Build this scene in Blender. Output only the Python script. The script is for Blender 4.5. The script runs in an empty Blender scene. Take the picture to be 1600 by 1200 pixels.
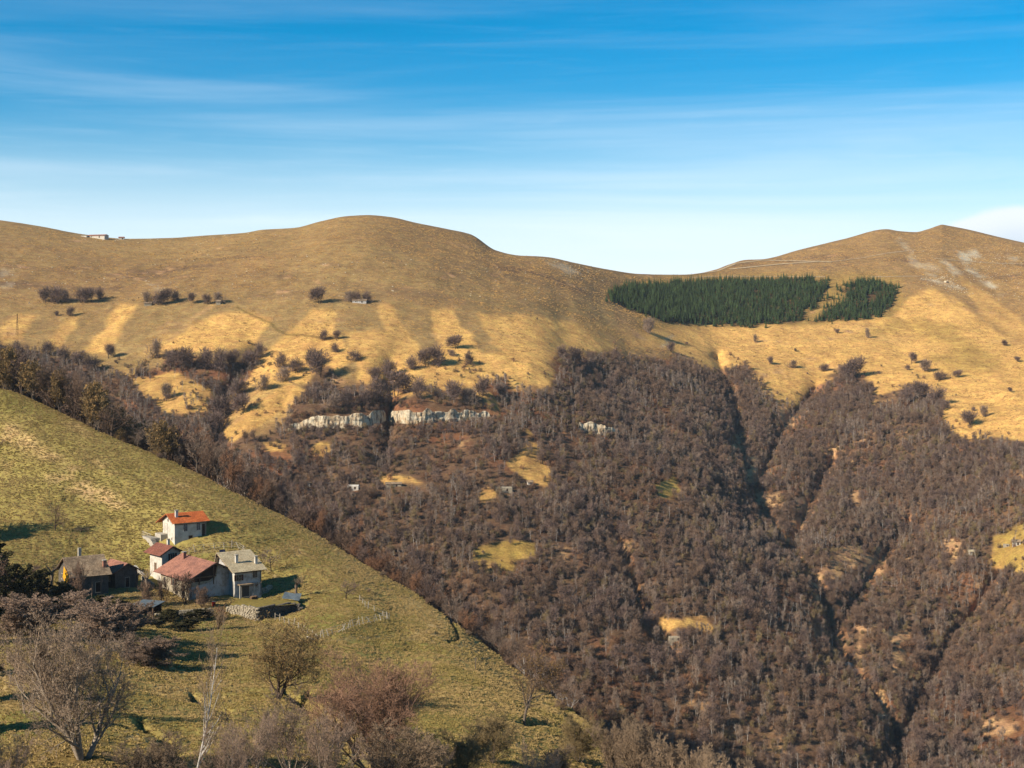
import bpy, bmesh, math, random
import numpy as np
from mathutils import Vector, Matrix
from mathutils.bvhtree import BVHTree

# ------------------------------------------------------------------ camera, sky, sun
F, HZ = 2198.0, 500.0            # focal length and horizon row of a 1600 x 1200 picture
scene = bpy.context.scene
COL = scene.collection
cam_data = bpy.data.cameras.new('camera')
cam = bpy.data.objects.new('camera', cam_data)
COL.objects.link(cam)
cam.rotation_euler = (math.radians(90), 0, 0)
cam_data.sensor_width = 36
cam_data.lens = 36 * F / 1600
cam_data.shift_y = -(600 - HZ) / 1600
cam_data.clip_start = 1
cam_data.clip_end = 20000
scene.camera = cam

SUN_EL, SUN_AZ = math.radians(30), math.radians(56)      # azimuth counted leftwards from behind the camera
SUN = Vector((-math.sin(SUN_AZ) * math.cos(SUN_EL), -math.cos(SUN_AZ) * math.cos(SUN_EL), math.sin(SUN_EL)))
sd = bpy.data.lights.new('sun', 'SUN')
sd.energy = 5.0
sd.angle = math.radians(0.55)
sd.color = (1.0, 0.90, 0.76)
sun = bpy.data.objects.new('sun', sd)
COL.objects.link(sun)
sun.rotation_euler = SUN.to_track_quat('Z', 'Y').to_euler()

scene.view_settings.view_transform = 'Standard'
scene.view_settings.look = 'None'
scene.view_settings.gamma = 1
scene.view_settings.exposure = 0.8
scene.cycles.max_bounces = 4
scene.cycles.diffuse_bounces = 2
scene.cycles.transparent_max_bounces = 4

def N(nt, kind, **kw):
    n = nt.nodes.new(kind)
    for k, v in kw.items():
        if k.startswith('_'):
            setattr(n, k[1:], v)
        else:
            n.inputs[k.replace('__', ' ')].default_value = v
    return n

def math_node(nt, op, a, b=None, c=None, clamp=False):
    n = nt.nodes.new('ShaderNodeMath'); n.operation = op; n.use_clamp = clamp
    for i, x in enumerate((a, b, c)):
        if x is None: continue
        if hasattr(x, 'is_linked') or hasattr(x, 'links'): nt.links.new(x, n.inputs[i])
        else: n.inputs[i].default_value = x
    return n.outputs[0]

def mixc(nt, fac, a, b, mode='MIX'):
    n = nt.nodes.new('ShaderNodeMix'); n.data_type = 'RGBA'; n.blend_type = mode
    for sock, x in ((n.inputs[0], fac), (n.inputs[6], a), (n.inputs[7], b)):
        if hasattr(x, 'links'): nt.links.new(x, sock)
        elif isinstance(x, (tuple, list)): sock.default_value = (*x[:3], 1)
        else: sock.default_value = x
    return n.outputs[2]

def ramp(nt, fac, stops):
    n = nt.nodes.new('ShaderNodeMapRange'); n.interpolation_type = 'SMOOTHSTEP'
    nt.links.new(fac, n.inputs[0])
    n.inputs[1].default_value, n.inputs[2].default_value = stops[0], stops[1]
    n.inputs[3].default_value, n.inputs[4].default_value = (stops[2], stops[3]) if len(stops) > 2 else (0, 1)
    return n.outputs[0]

world = bpy.data.worlds.new('World')
scene.world = world
world.use_nodes = True
wt = world.node_tree
wt.nodes.clear()
out = wt.nodes.new('ShaderNodeOutputWorld')
bg = wt.nodes.new('ShaderNodeBackground')
bg.inputs[1].default_value = 0.078
wt.links.new(bg.outputs[0], out.inputs[0])
sky = wt.nodes.new('ShaderNodeTexSky')
sky.sky_type = 'NISHITA'
sky.sun_disc = False
sky.sun_elevation = SUN_EL
sky.sun_rotation = math.atan2(SUN.x, SUN.y)
sky.altitude = 1200
sky.air_density = 1.0
sky.dust_density = 0.2
sky.ozone_density = 3.0
hs = wt.nodes.new('ShaderNodeHueSaturation')
hs.inputs['Hue'].default_value = 0.491
hs.inputs['Saturation'].default_value = 1.56
hs.inputs['Value'].default_value = 0.95
wt.links.new(sky.outputs[0], hs.inputs['Color'])
tc = wt.nodes.new('ShaderNodeTexCoord')
sp = wt.nodes.new('ShaderNodeSeparateXYZ')
wt.links.new(tc.outputs['Generated'], sp.inputs[0])
el = sp.outputs[2]
def streaks(scale, detail, rough, tilt, seed, dist=0.6):
    mp = wt.nodes.new('ShaderNodeMapping')
    mp.inputs['Rotation'].default_value = (0, tilt, 0)
    mp.inputs['Location'].default_value = seed
    mp.inputs['Scale'].default_value = scale
    wt.links.new(tc.outputs['Generated'], mp.inputs[0])
    nz = wt.nodes.new('ShaderNodeTexNoise')
    nz.inputs['Scale'].default_value = 1
    nz.inputs['Detail'].default_value = detail
    nz.inputs['Roughness'].default_value = rough
    nz.inputs['Distortion'].default_value = dist
    wt.links.new(mp.outputs[0], nz.inputs['Vector'])
    return nz.outputs[0]
s1 = ramp(wt, streaks((1.6, 1.6, 26), 6, 0.55, 0.04, (3.1, 0, 0.7)), (0.40, 0.78))
s2 = ramp(wt, streaks((5, 5, 90), 9, 0.68, 0.09, (1.3, 2, 4.4), 1.4), (0.48, 0.80))
low = ramp(wt, el, (0.026, 0.165, 1.0, 0.0))
low2 = math_node(wt, 'POWER', low, 1.5)
mid = ramp(wt, el, (0.10, 0.27, 1.0, 0.22))
cir = math_node(wt, 'ADD', math_node(wt, 'MULTIPLY', s1, 0.26), math_node(wt, 'MULTIPLY', s2, 0.08))
cir = math_node(wt, 'MULTIPLY', cir, mid)
cl = math_node(wt, 'ADD', math_node(wt, 'MULTIPLY', low2, 0.86), cir, clamp=True)
above = ramp(wt, el, (-0.02, 0.005))
cl = math_node(wt, 'MULTIPLY', cl, above)
c1 = mixc(wt, cl, hs.outputs[0], (6.9, 7.9, 8.7))
# a bank of cumulus low over the hills to the right
cn = streaks((7, 7, 16), 7, 0.55, 0.0, (0.6, 0.2, 0.9), 0.2)
az = math_node(wt, 'DIVIDE', sp.outputs[0], math_node(wt, 'MAXIMUM', sp.outputs[1], 0.02))
top = ramp(wt, az, (0.25, 0.36, 0.052, 0.080))
top = math_node(wt, 'ADD', top, math_node(wt, 'MULTIPLY', math_node(wt, 'SUBTRACT', cn, 0.5), 0.022))
edge = math_node(wt, 'SUBTRACT', top, el)
cum = ramp(wt, edge, (0.0, 0.006))
cum = math_node(wt, 'MULTIPLY', cum, ramp(wt, az, (0.26, 0.32)))
cshade = ramp(wt, math_node(wt, 'ADD', edge, math_node(wt, 'MULTIPLY', cn, 0.03)), (0.02, 0.06))
ccol = mixc(wt, cshade, (7.2, 7.6, 8.1), (5.2, 6.0, 6.9))
c2 = mixc(wt, math_node(wt, 'MULTIPLY', cum, 0.9), c1, ccol)
wt.links.new(c2, bg.inputs[0])

# ------------------------------------------------------------------ helpers
rng = np.random.default_rng(7)
random.seed(7)

def lin(r, g, b, k=1.5):
    f = lambda c: (c / 255 / 12.92 if c / 255 <= 0.04045 else ((c / 255 + 0.055) / 1.055) ** 2.4) / k
    return np.array((f(r), f(g), f(b)))

def _h(ix, iy, seed):
    n = (ix.astype(np.int64) * 374761393 + iy.astype(np.int64) * 668265263 + seed * 1442695041) & 0xffffffff
    n = ((n ^ (n >> 13)) * 1274126177) & 0xffffffff
    n = ((n ^ (n >> 16)) * 2246822519) & 0xffffffff
    return ((n ^ (n >> 15)) & 0xffffff) / float(0xffffff)

def vnoise(x, y, seed=0):
    ix, iy = np.floor(x), np.floor(y)
    fx, fy = x - ix, y - iy
    fx = fx * fx * fx * (fx * (fx * 6 - 15) + 10); fy = fy * fy * fy * (fy * (fy * 6 - 15) + 10)
    a, b = _h(ix, iy, seed), _h(ix + 1, iy, seed)
    c, d = _h(ix, iy + 1, seed), _h(ix + 1, iy + 1, seed)
    return (a + (b - a) * fx) * (1 - fy) + (c + (d - c) * fx) * fy - 0.5

def fbm(x, y, seed=0, octv=4, gain=0.5):
    s, a, t = 0, 1.0, 0
    for i in range(octv):
        s = s + a * vnoise(x * 2 ** i + 17.3 * i, y * 2 ** i - 9.1 * i, seed + i); t += a; a *= gain
    return s / t * 2

def smooth(x, a, b):
    t = np.clip((x - a) / (b - a), 0, 1)
    return t * t * (3 - 2 * t)

def pchip(xs, ys):
    xs, ys = np.array(xs, float), np.array(ys, float)
    h = np.diff(xs); d = np.diff(ys) / h
    m = np.zeros_like(xs)
    m[0], m[-1] = d[0], d[-1]
    for i in range(1, len(xs) - 1):
        m[i] = 0 if d[i - 1] * d[i] <= 0 else 2 * d[i - 1] * d[i] / (d[i - 1] + d[i])
    def f(x):
        x = np.asarray(x, float)
        i = np.clip(np.searchsorted(xs, x) - 1, 0, len(xs) - 2)
        t = (x - xs[i]) / h[i]
        ext = (x < xs[0]) | (x > xs[-1])
        r = (1 + 2 * t) * (1 - t) ** 2 * ys[i] + t * (1 - t) ** 2 * h[i] * m[i] + t * t * (3 - 2 * t) * ys[i + 1] + t * t * (t - 1) * h[i] * m[i + 1]
        e = np.where(x < xs[0], ys[0] + (x - xs[0]) * m[0], ys[-1] + (x - xs[-1]) * m[-1])
        return np.where(ext, e, r)
    return f

def tps(pts, lam=1e-4):
    P = np.array(pts, float); X = P[:, :2] / 500; y = P[:, 2]
    n = len(P)
    def k(r2): return np.where(r2 > 1e-12, 0.5 * r2 * np.log(np.maximum(r2, 1e-12)), 0)
    K = k(((X[:, None] - X[None]) ** 2).sum(-1)) + lam * np.eye(n)
    Q = np.c_[np.ones(n), X]
    A = np.block([[K, Q], [Q.T, np.zeros((3, 3))]])
    w = np.linalg.solve(A, np.r_[y, 0, 0, 0])
    def f(u, v):
        s = w[n] + w[n + 1] * u / 500 + w[n + 2] * v / 500
        for i in range(n):
            s = s + w[i] * k((u / 500 - X[i, 0]) ** 2 + (v / 500 - X[i, 1]) ** 2)
        return s
    return f

def inpoly(u, v, poly):
    c = np.zeros(np.shape(u), bool)
    n = len(poly)
    for i in range(n):
        x1, y1 = poly[i]; x2, y2 = poly[(i + 1) % n]
        if y1 == y2: continue
        t = (y1 > v) != (y2 > v)
        c ^= t & (u < (x2 - x1) * (v - y1) / (y2 - y1) + x1)
    return c

def dline(u, v, line):
    d = np.full(np.shape(u), 1e9)
    for (x1, y1), (x2, y2) in zip(line[:-1], line[1:]):
        L2 = (x2 - x1) ** 2 + (y2 - y1) ** 2
        t = np.clip(((u - x1) * (x2 - x1) + (v - y1) * (y2 - y1)) / L2, 0, 1)
        d = np.minimum(d, np.hypot(u - x1 - t * (x2 - x1), v - y1 - t * (y2 - y1)))
    return d

def soft(u, v, poly, w=6):
    """1 inside a polygon, fading over w units at its border"""
    ins = inpoly(u, v, poly)
    lo, hi = np.min(poly, 0) - 2 * w, np.max(poly, 0) + 2 * w
    near = (u > lo[0]) & (u < hi[0]) & (v > lo[1]) & (v < hi[1])
    r = np.zeros(np.shape(u))
    if near.any():
        d = dline(u[near], v[near], list(poly) + [poly[0]])
        r[near] = smooth(np.where(ins[near], d, -d), -w, w)
    return r

def mesh_obj(name, verts, faces, mats=(), parent=None, smooth_shade=False, mat_idx=None):
    me = bpy.data.meshes.new(name)
    verts = np.asarray(verts, np.float32)
    if isinstance(faces, np.ndarray) and faces.ndim == 2:
        k = faces.shape[1]
        me.vertices.add(len(verts)); me.vertices.foreach_set('co', verts.ravel())
        me.loops.add(faces.size); me.loops.foreach_set('vertex_index', faces.ravel().astype(np.int32))
        me.polygons.add(len(faces))
        me.polygons.foreach_set('loop_start', np.arange(0, faces.size, k, dtype=np.int32))
        me.polygons.foreach_set('loop_total', np.full(len(faces), k, np.int32))
        me.update(calc_edges=True)
    else:
        me.from_pydata([tuple(map(float, p)) for p in verts], [], faces)
    for m in mats: me.materials.append(m)
    if mat_idx is not None:
        me.polygons.foreach_set('material_index', np.asarray(mat_idx, np.int32))
    if smooth_shade: me.polygons.foreach_set('use_smooth', np.ones(len(me.polygons), bool))
    me.update()
    o = bpy.data.objects.new(name, me)
    COL.objects.link(o)
    if parent: o.parent = parent
    return o

def empty(name, loc=(0, 0, 0), rz=0):
    o = bpy.data.objects.new(name, None)
    COL.objects.link(o)
    o.location = loc; o.rotation_euler = (0, 0, rz); o.empty_display_size = 0.3
    return o

def tag(o, label=None, cat=None, group=None, kind=None):
    if label: o['label'] = label
    if cat: o['category'] = cat
    if group: o['group'] = group
    if kind: o['kind'] = kind
    return o

def copy_tree(o, parent=None):
    c = o.copy(); COL.objects.link(c); c.parent = parent
    for ch in o.children: copy_tree(ch, c)
    return c

def new_mat(name):
    m = bpy.data.materials.new(name); m.use_nodes = True
    nt = m.node_tree
    b = nt.nodes['Principled BSDF']
    b.inputs['Roughness'].default_value = 0.9
    b.inputs['Specular IOR Level'].default_value = 0.15
    return m, nt, b

def noise(nt, scale, detail=5, rough=0.6, vec=None, stretch=None):
    n = nt.nodes.new('ShaderNodeTexNoise')
    n.inputs['Scale'].default_value = scale; n.inputs['Detail'].default_value = detail; n.inputs['Roughness'].default_value = rough
    if vec is None:
        t = nt.nodes.new('ShaderNodeTexCoord'); vec = t.outputs['Object']
    if stretch:
        mp = nt.nodes.new('ShaderNodeMapping'); mp.inputs['Scale'].default_value = stretch
        nt.links.new(vec, mp.inputs[0]); vec = mp.outputs[0]
    nt.links.new(vec, n.inputs['Vector'])
    return n.outputs[0]

def bump(nt, b, height, dist, strength=1.0):
    n = nt.nodes.new('ShaderNodeBump'); n.inputs['Distance'].default_value = dist; n.inputs['Strength'].default_value = strength
    nt.links.new(height, n.inputs['Height']); nt.links.new(n.outputs[0], b.inputs['Normal'])

def plain(name, col, var=0.25, scale=3.0, rough=0.9, rnd=0.0, bumpd=0.0, spec=0.15):
    """one material colour, broken up by noise, and by object when rnd is set"""
    m, nt, b = new_mat(name)
    b.inputs['Roughness'].default_value = rough; b.inputs['Specular IOR Level'].default_value = spec
    nz = noise(nt, scale)
    f = ramp(nt, nz, (0.3, 0.7, 1 - var, 1 + var))
    if rnd:
        oi = nt.nodes.new('ShaderNodeObjectInfo')
        f = math_node(nt, 'MULTIPLY', f, math_node(nt, 'MULTIPLY_ADD', oi.outputs['Random'], 2 * rnd, 1 - rnd))
    vm = nt.nodes.new('ShaderNodeVectorMath'); vm.operation = 'SCALE'
    vm.inputs[0].default_value = tuple(col); nt.links.new(f, vm.inputs['Scale'])
    nt.links.new(vm.outputs[0], b.inputs['Base Color'])
    if bumpd: bump(nt, b, nz, bumpd)
    return m

# ------------------------------------------------------------------ terrain: the mountainside across the valley
ridge = pchip([-900, -600, -300, -120, 0, 60, 130, 200, 260, 320, 380, 410, 460, 500, 540, 575, 610, 650, 700, 735, 775, 810, 850, 900, 950, 1000, 1040, 1075, 1115, 1140, 1165, 1190, 1250, 1320, 1385, 1405, 1430, 1450, 1466, 1472, 1479, 1510, 1560, 1600, 1700, 1900, 2300, 2600],
              [300, 320, 318, 330, 344, 353, 366, 373, 372, 368, 364, 359, 356, 346, 338, 336, 339, 348, 358, 366, 391, 399, 401, 411, 421, 428, 429, 429, 422, 413, 406, 405, 390, 373, 358, 361, 362.5, 358, 352.3, 350.8, 352, 358, 370, 379, 398, 420, 440, 450])
FAR = [(-600, 330, 1250), (-600, 600, 900), (-600, 1300, 420), (0, 350, 1290), (0, 460, 1100), (0, 560, 975), (0, 800, 760), (0, 1300, 430),
       (300, 370, 1300), (300, 460, 1105), (300, 560, 965), (300, 650, 880), (300, 900, 690), (300, 1300, 440),
       (570, 345, 1290), (570, 460, 1110), (570, 560, 960), (570, 640, 885), (570, 680, 850), (570, 800, 745), (570, 1000, 620), (570, 1300, 470),
       (760, 400, 1290), (760, 480, 1120), (760, 560, 985), (760, 640, 895), (760, 800, 750), (760, 1000, 630), (760, 1300, 490),
       (880, 420, 1330), (880, 500, 1155), (870, 560, 1015), (900, 650, 920), (940, 800, 775), (940, 1000, 650), (940, 1300, 510),
       (1000, 440, 1460), (1000, 500, 1300), (980, 560, 1140), (1040, 640, 1025), (1100, 760, 868), (1110, 900, 735), (1110, 1100, 620), (1110, 1300, 540),
       (1100, 435, 1560), (1100, 505, 1390), (1110, 560, 1250), (1160, 660, 1090), (1190, 780, 918), (1280, 910, 778), (1310, 1000, 710), (1390, 1130, 632), (1400, 1300, 570),
       (1280, 400, 1680), (1280, 500, 1440), (1270, 560, 1300), (1290, 640, 1150), (1330, 760, 980), (1400, 880, 850), (1450, 1000, 750), (1500, 1150, 650), (1520, 1300, 570),
       (1400, 380, 1720), (1420, 450, 1560), (1400, 540, 1360), (1400, 600, 1210), (1400, 700, 1040), (1500, 860, 850),
       (1600, 390, 1700), (1600, 480, 1480), (1600, 560, 1270), (1600, 680, 1010), (1600, 850, 830), (1600, 1000, 730), (1600, 1300, 560),
       (1900, 430, 1500), (1900, 700, 950), (1900, 1300, 520), (2500, 460, 1500), (2500, 1300, 500)]
fY = tps([(u, v, math.log(y)) for u, v, y in FAR], 3e-4)
GULLIES = [([(1120, 560), (1150, 640), (1155, 700), (1178, 780), (1240, 865), (1285, 925), (1300, 990), (1345, 1060), (1392, 1130), (1410, 1250)], 60, 0.030),
           ([(1275, 610), (1230, 660), (1180, 770)], 34, 0.045), ([(1300, 720), (1265, 790), (1235, 860)], 26, 0.035),
           ([(1420, 820), (1360, 900), (1310, 980)], 34, 0.035), ([(1560, 900), (1470, 1030), (1400, 1180)], 40, 0.04),
           ([(880, 540), (930, 600), (1010, 660), (1120, 720)], 30, 0.03), ([(960, 840), (985, 900), (1000, 950), (1060, 1040)], 30, 0.035),
           ([(610, 575), (612, 640), (600, 720)], 20, 0.02),
           ([(400, 550), (350, 620), (340, 690)], 24, 0.03), ([(660, 900), (740, 960), (800, 1060)], 40, 0.03),
           ([(1340, 380), (1400, 470), (1420, 520)], 30, 0.01), ([(1500, 365), (1560, 470), (1620, 560)], 40, 0.02)]

def far_surface(u, v):
    vr = ridge(u)
    ly = fY(u, v)
    k = np.clip((v - vr) / 70, 0, 1)
    ly = ly + 0.055 * (1 - np.sqrt(k))
    for line, w, amp in GULLIES:
        d = dline(u, v, line)
        ly = ly + 0.5 * amp * np.exp(-(d / w) ** 1.5) + 0.012 * (w < 50) * smooth(v, 545, 600) * np.exp(-(d / 7) ** 1.2) + 0.022 * (w >= 60) * np.exp(-(d / 11) ** 1.2)
    y = np.exp(ly)
    x = y * (u - 800) / F
    z = y * (HZ - v) / F
    a = smooth(v - vr, 5, 60)
    lowf = smooth(v, 520, 640)
    z = z + a * (2.2 * fbm(x / 90, y / 90, 3, 4) + (0.9 + 2.6 * lowf) * fbm(x / 34, y / 60, 11, 4) + 1.7 * (1 - 0.5 * lowf) * np.sqrt(0.02 + fbm(x / 30, y / 240, 13, 3) ** 2)) + (0.4 + 0.6 * lowf) * fbm(x / 9, y / 9, 5, 3) * (0.3 + 0.7 * a)
    # the step of the limestone band
    for cu, cv, hgt in (((440, 470, 600, 690, 760, 785), (672, 668, 662, 659, 652, 650), 5.5), ((895, 910, 930, 960, 978), (672, 674, 678, 680, 682), 3.5)):
        vb = np.interp(u, cu, cv); d = vb - v
        z = z + hgt * smooth(d, 2, 9) * (1 - smooth(d, 14, 60)) * smooth(u, cu[0], cu[1]) * (1 - smooth(u, cu[-2], cu[-1]))
    return x, y, z

us = np.r_[np.arange(-900, -40, 20), np.arange(-40, 1640, 2.6), np.arange(1640, 2600, 20)]
R1, R0 = 400, 16
t = np.linspace(0, 1, R1)
U, T = np.meshgrid(us, t)
V = ridge(U) + (1300 - ridge(U)) * (0.12 * T ** 2 + 0.88 * T ** 1.25)
X, Y, Z = far_surface(U, V)
# the far side of the ridge
bx, by, bz = [], [], []
for i in range(R0, 0, -1):
    s = 12 * i ** 1.7
    yy = Y[0] + s
    bx.append(yy * (us - 800) / F); by.append(yy); bz.append(Z[0] * 1.0 + Z[0] / Y[0] * s * np.exp(-s / 40) - 0.42 * np.maximum(s - 18, 0) - 0.004 * s)
FX, FY_, FZ = np.vstack([bx, X]), np.vstack([by, Y]), np.vstack([bz, Z])
def grid_faces(nr, nc):
    i = np.arange(nr * nc).reshape(nr, nc)
    return np.stack([i[:-1, :-1], i[1:, :-1], i[1:, 1:], i[:-1, 1:]], -1).reshape(-1, 4)
FU = np.vstack([np.repeat(us[None], R0, 0), U]); FV = np.vstack([np.repeat(V[:1], R0, 0), V])

# ---- what grows on the mountainside (regions are plots of land, outlined on its surface)
FOREST = [(-60, 525), (60, 548), (120, 560), (200, 590), (222, 565), (250, 575), (262, 548), (310, 552), (345, 570), (385, 552), (405, 545), (408, 565), (385, 600), (350, 635), (330, 668), (400, 672), (440, 662), (470, 612), (500, 565), (522, 565), (530, 605), (600, 595), (640, 612), (700, 612), (740, 602), (790, 585), (805, 612), (860, 605), (872, 552), (905, 556), (960, 552), (1000, 562), (1060, 560), (1110, 582), (1165, 572), (1180, 600), (1196, 622), (1225, 636), (1250, 622), (1272, 606), (1320, 575), (1355, 590), (1370, 622), (1430, 602), (1475, 620), (1468, 650), (1500, 690), (1560, 688), (1700, 700), (1700, 1320), (-60, 1320)]
OPEN = [[(205, 592), (270, 582), (330, 605), (322, 640), (262, 646), (215, 615)], [(345, 675), (385, 640), (450, 605), (480, 615), (440, 645), (410, 668), (365, 690)],
        [(560, 612), (640, 612), (670, 622), (690, 640), (620, 628)], [(690, 585), (760, 612), (790, 640), (770, 650), (735, 615)],
        [(815, 672), (828, 665), (842, 705), (862, 745), (850, 762), (800, 742), (797, 722), (815, 702)],
        [(742, 857), (800, 848), (838, 850), (836, 872), (806, 880), (800, 896), (745, 892)], [(1022, 765), (1050, 744), (1072, 776), (1040, 780)],
        [(1020, 965), (1060, 968), (1078, 956), (1100, 958), (1118, 982), (1080, 986), (1030, 988)], [(1552, 835), (1612, 808), (1612, 893), (1548, 886)],
        [(590, 742), (640, 735), (668, 757), (600, 758)], [(410, 690), (452, 690), (440, 712), (413, 706)], [(490, 690), (517, 690), (510, 715), (490, 712)],
        [(740, 770), (770, 765), (775, 785), (755, 790)], [(1440, 470), (1450, 470), (1450, 480)]]
SCAR = [[(1148, 678), (1162, 674), (1158, 700), (1142, 724), (1140, 705)], [(1162, 735), (1180, 718), (1176, 745), (1170, 768)], [(1178, 778), (1205, 772), (1222, 768), (1215, 792), (1190, 796)],
        [(1244, 788), (1268, 778), (1258, 812), (1240, 840), (1232, 862), (1226, 850), (1240, 815)], [(1280, 900), (1300, 872), (1332, 856), (1342, 872), (1330, 890), (1300, 905), (1284, 925)],
        [(1350, 870), (1378, 862), (1380, 884), (1370, 894), (1352, 886)], [(1218, 650), (1240, 640), (1236, 662), (1222, 674)], [(1284, 720), (1305, 708), (1296, 735), (1280, 742)],
        [(1330, 770), (1342, 765), (1340, 800), (1328, 796)], [(976, 868), (984, 870), (990, 920), (1004, 950), (996, 952), (984, 925)], [(1340, 985), (1352, 985), (1350, 1030), (1338, 1020)],
        [(1395, 990), (1420, 980), (1412, 1030), (1396, 1050)], [(1540, 1125), (1590, 1125), (1585, 1145), (1545, 1150)], [(1480, 850), (1500, 845), (1502, 868), (1482, 872)], [(1370, 1085), (1382, 1090), (1386, 1125), (1374, 1118)]]
GOLD = [([(0, 512), (30, 492), (60, 495), (30, 530), (0, 545)], .8), ([(75, 535), (92, 508), (128, 490), (96, 545)], .7), ([(130, 552), (190, 478), (214, 480), (168, 552)], .9), ([(215, 555), (260, 520), (300, 535), (260, 560)], .5),
        ([(250, 545), (300, 508), (345, 490), (392, 486), (425, 498), (400, 540), (300, 552)], 1), ([(365, 600), (430, 540), (490, 485), (527, 485), (524, 520), (560, 560), (500, 600)], .95),
        ([(540, 520), (600, 520), (592, 480), (610, 478), (642, 528), (660, 560), (560, 575)], .75), ([(668, 486), (706, 483), (748, 545), (745, 585), (690, 570)], .95),
        ([(748, 491), (830, 490), (885, 500), (968, 548), (880, 556), (865, 590), (800, 585), (765, 530)], 1), ([(560, 560), (700, 552), (880, 560), (880, 640), (560, 640)], .8),
        ([(1035, 512), (1120, 508), (1250, 510), (1330, 503), (1395, 500), (1420, 462), (1450, 452), (1500, 470), (1560, 520), (1640, 560), (1640, 760), (1440, 690), (1180, 700), (1110, 580), (1050, 550), (985, 535)], 1),
        ([(880, 500), (930, 505), (1000, 520), (1020, 545), (960, 545), (930, 535)], .35), ([(1500, 430), (1560, 470), (1640, 540), (1640, 575), (1540, 500)], .6), ([(180, 575), (470, 580), (470, 700), (180, 680)], .35)]
DULL = [[(1330, 530), (1400, 500), (1480, 505), (1560, 560), (1490, 548), (1420, 520)], [(1440, 560), (1520, 540), (1570, 575), (1500, 590)]]
SPRUCE = [[(948, 458), (985, 446), (1090, 440), (1190, 438), (1270, 436), (1276, 445), (1266, 470), (1256, 490), (1252, 502), (1180, 509), (1100, 509), (1040, 503), (990, 484), (954, 470)],
          [(1280, 440), (1292, 440), (1290, 452), (1270, 486), (1262, 488), (1268, 462)], [(1324, 444), (1345, 438), (1400, 448), (1396, 468), (1378, 496), (1330, 502), (1268, 502), (1290, 488), (1322, 472)]]
LC = None
uw = FU + 7 * fbm(FX / 22, FY_ / 22, 21, 3); vw = FV + 3.5 * fbm(FX / 22, FY_ / 22, 31, 3)
def wider(p, k):
    c = np.mean(p, 0); return [tuple(c + (np.array(q) - c) * k) for q in p]
SCAR = [wider(p, 1.35) for p in SCAR]
up = lin(164, 130, 84); up2 = lin(126, 98, 72); olive = lin(168, 138, 88); gold = lin(234, 182, 104); dgold = lin(198, 156, 102)
floor_c = lin(120, 92, 68); rust = lin(146, 98, 66); scar_c = lin(205, 160, 112); stone_c = lin(205, 190, 160)
col = np.zeros(FU.shape + (3,)) + up
def lay(c, w):
    global col
    col = col + (np.asarray(c) - col) * np.clip(w, 0, 1)[..., None]
n1 = fbm(FX / 60, FY_ / 25, 41, 4); n2 = fbm(FX / 14, FY_ / 14, 43, 4); n3 = fbm(FX / 200, FY_ / 120, 47, 3)
lay(up2, smooth(n1 + 0.5 * n2, 0.05, 0.7) * 0.8 * smooth(FV, 380, 410) * (1 - smooth(FV, 460, 490)))
lay(olive, smooth(n3, 0.0, 0.5) * 0.6 * (FU < 1000))
lay(olive, 0.65 * smooth(FV, 462, 485) * (FU < 960))
lay(lin(178, 146, 72), soft(uw, vw, [(990, 440), (1080, 428), (1400, 430), (1440, 520), (1000, 520)], 12) * 0.5)
for p, w in GOLD: lay(gold, soft(uw, vw, p, 5) * w)
lay(dgold, smooth(n1, 0.1, 0.7) * 0.3 * smooth(FV, 470, 500))
for p in DULL: lay(lin(186, 150, 80), soft(uw, vw, p, 10) * 0.7)
fw = smooth(soft(uw, vw, FOREST, 22) + 0.35 * n2 + 0.3 * n1, 0.35, 0.75)
op = np.zeros(FU.shape)
for p in OPEN: op = np.maximum(op, smooth(soft(uw, vw, p, 10) + 0.7 * n2, 0.35, 0.75))
sc = np.zeros(FU.shape)
for p in SCAR: sc = np.maximum(sc, smooth(soft(uw, vw, p, 9) + 0.9 * n2 + 0.3 * n1, 0.4, 0.85))
lay(floor_c, fw)
lay(rust, fw * smooth(fbm(FX / 45, FY_ / 45, 61, 4), 0.0, 0.45) * 0.8)
lay(rust, soft(uw, vw, [(860, 560), (960, 560), (1060, 640), (1000, 680), (880, 620)], 15) * 0.7)
lay(lin(206, 160, 92), op)
for p in (OPEN[5], OPEN[6], OPEN[8]): lay(lin(176, 146, 74), soft(uw, vw, p, 4) * 0.8)
for line, w, amp in GULLIES[:5] + GULLIES[6:7]: lay(lin(192, 140, 96), 0.9 * fw * np.exp(-(dline(FU + 9 * n2, FV, line) / 12) ** 2) * smooth(n1, -0.4, 0.3))
lay(scar_c, sc)
for p in SPRUCE: lay(lin(120, 92, 58), soft(uw, vw, p, 4))
for p, w in (([(1498, 395), (1525, 390), (1532, 402), (1512, 412), (1530, 425), (1572, 460), (1560, 460), (1510, 420)], .8), ([(1470, 410), (1480, 408), (1505, 428), (1495, 430)], .6), ([(1400, 375), (1410, 372), (1425, 395), (1412, 392)], .35),
             ([(1420, 395), (1470, 420), (1500, 450), (1480, 445), (1450, 432), (1420, 410)], .3), ([(1440, 436), (1478, 432), (1505, 452), (1480, 446)], .6), ([(1570, 400), (1590, 402), (1580, 412)], .5), ([(850, 408), (880, 410), (905, 428), (880, 428)], .5),
             ([(0, 420), (30, 425), (20, 450), (0, 455)], .25), ([(225, 438), (260, 452), (250, 458)], .3)):
    lay(stone_c, soft(uw, vw, p, 4) * min(1, 1.35 * w) * smooth(n2, -0.5, 0.3))
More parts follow.
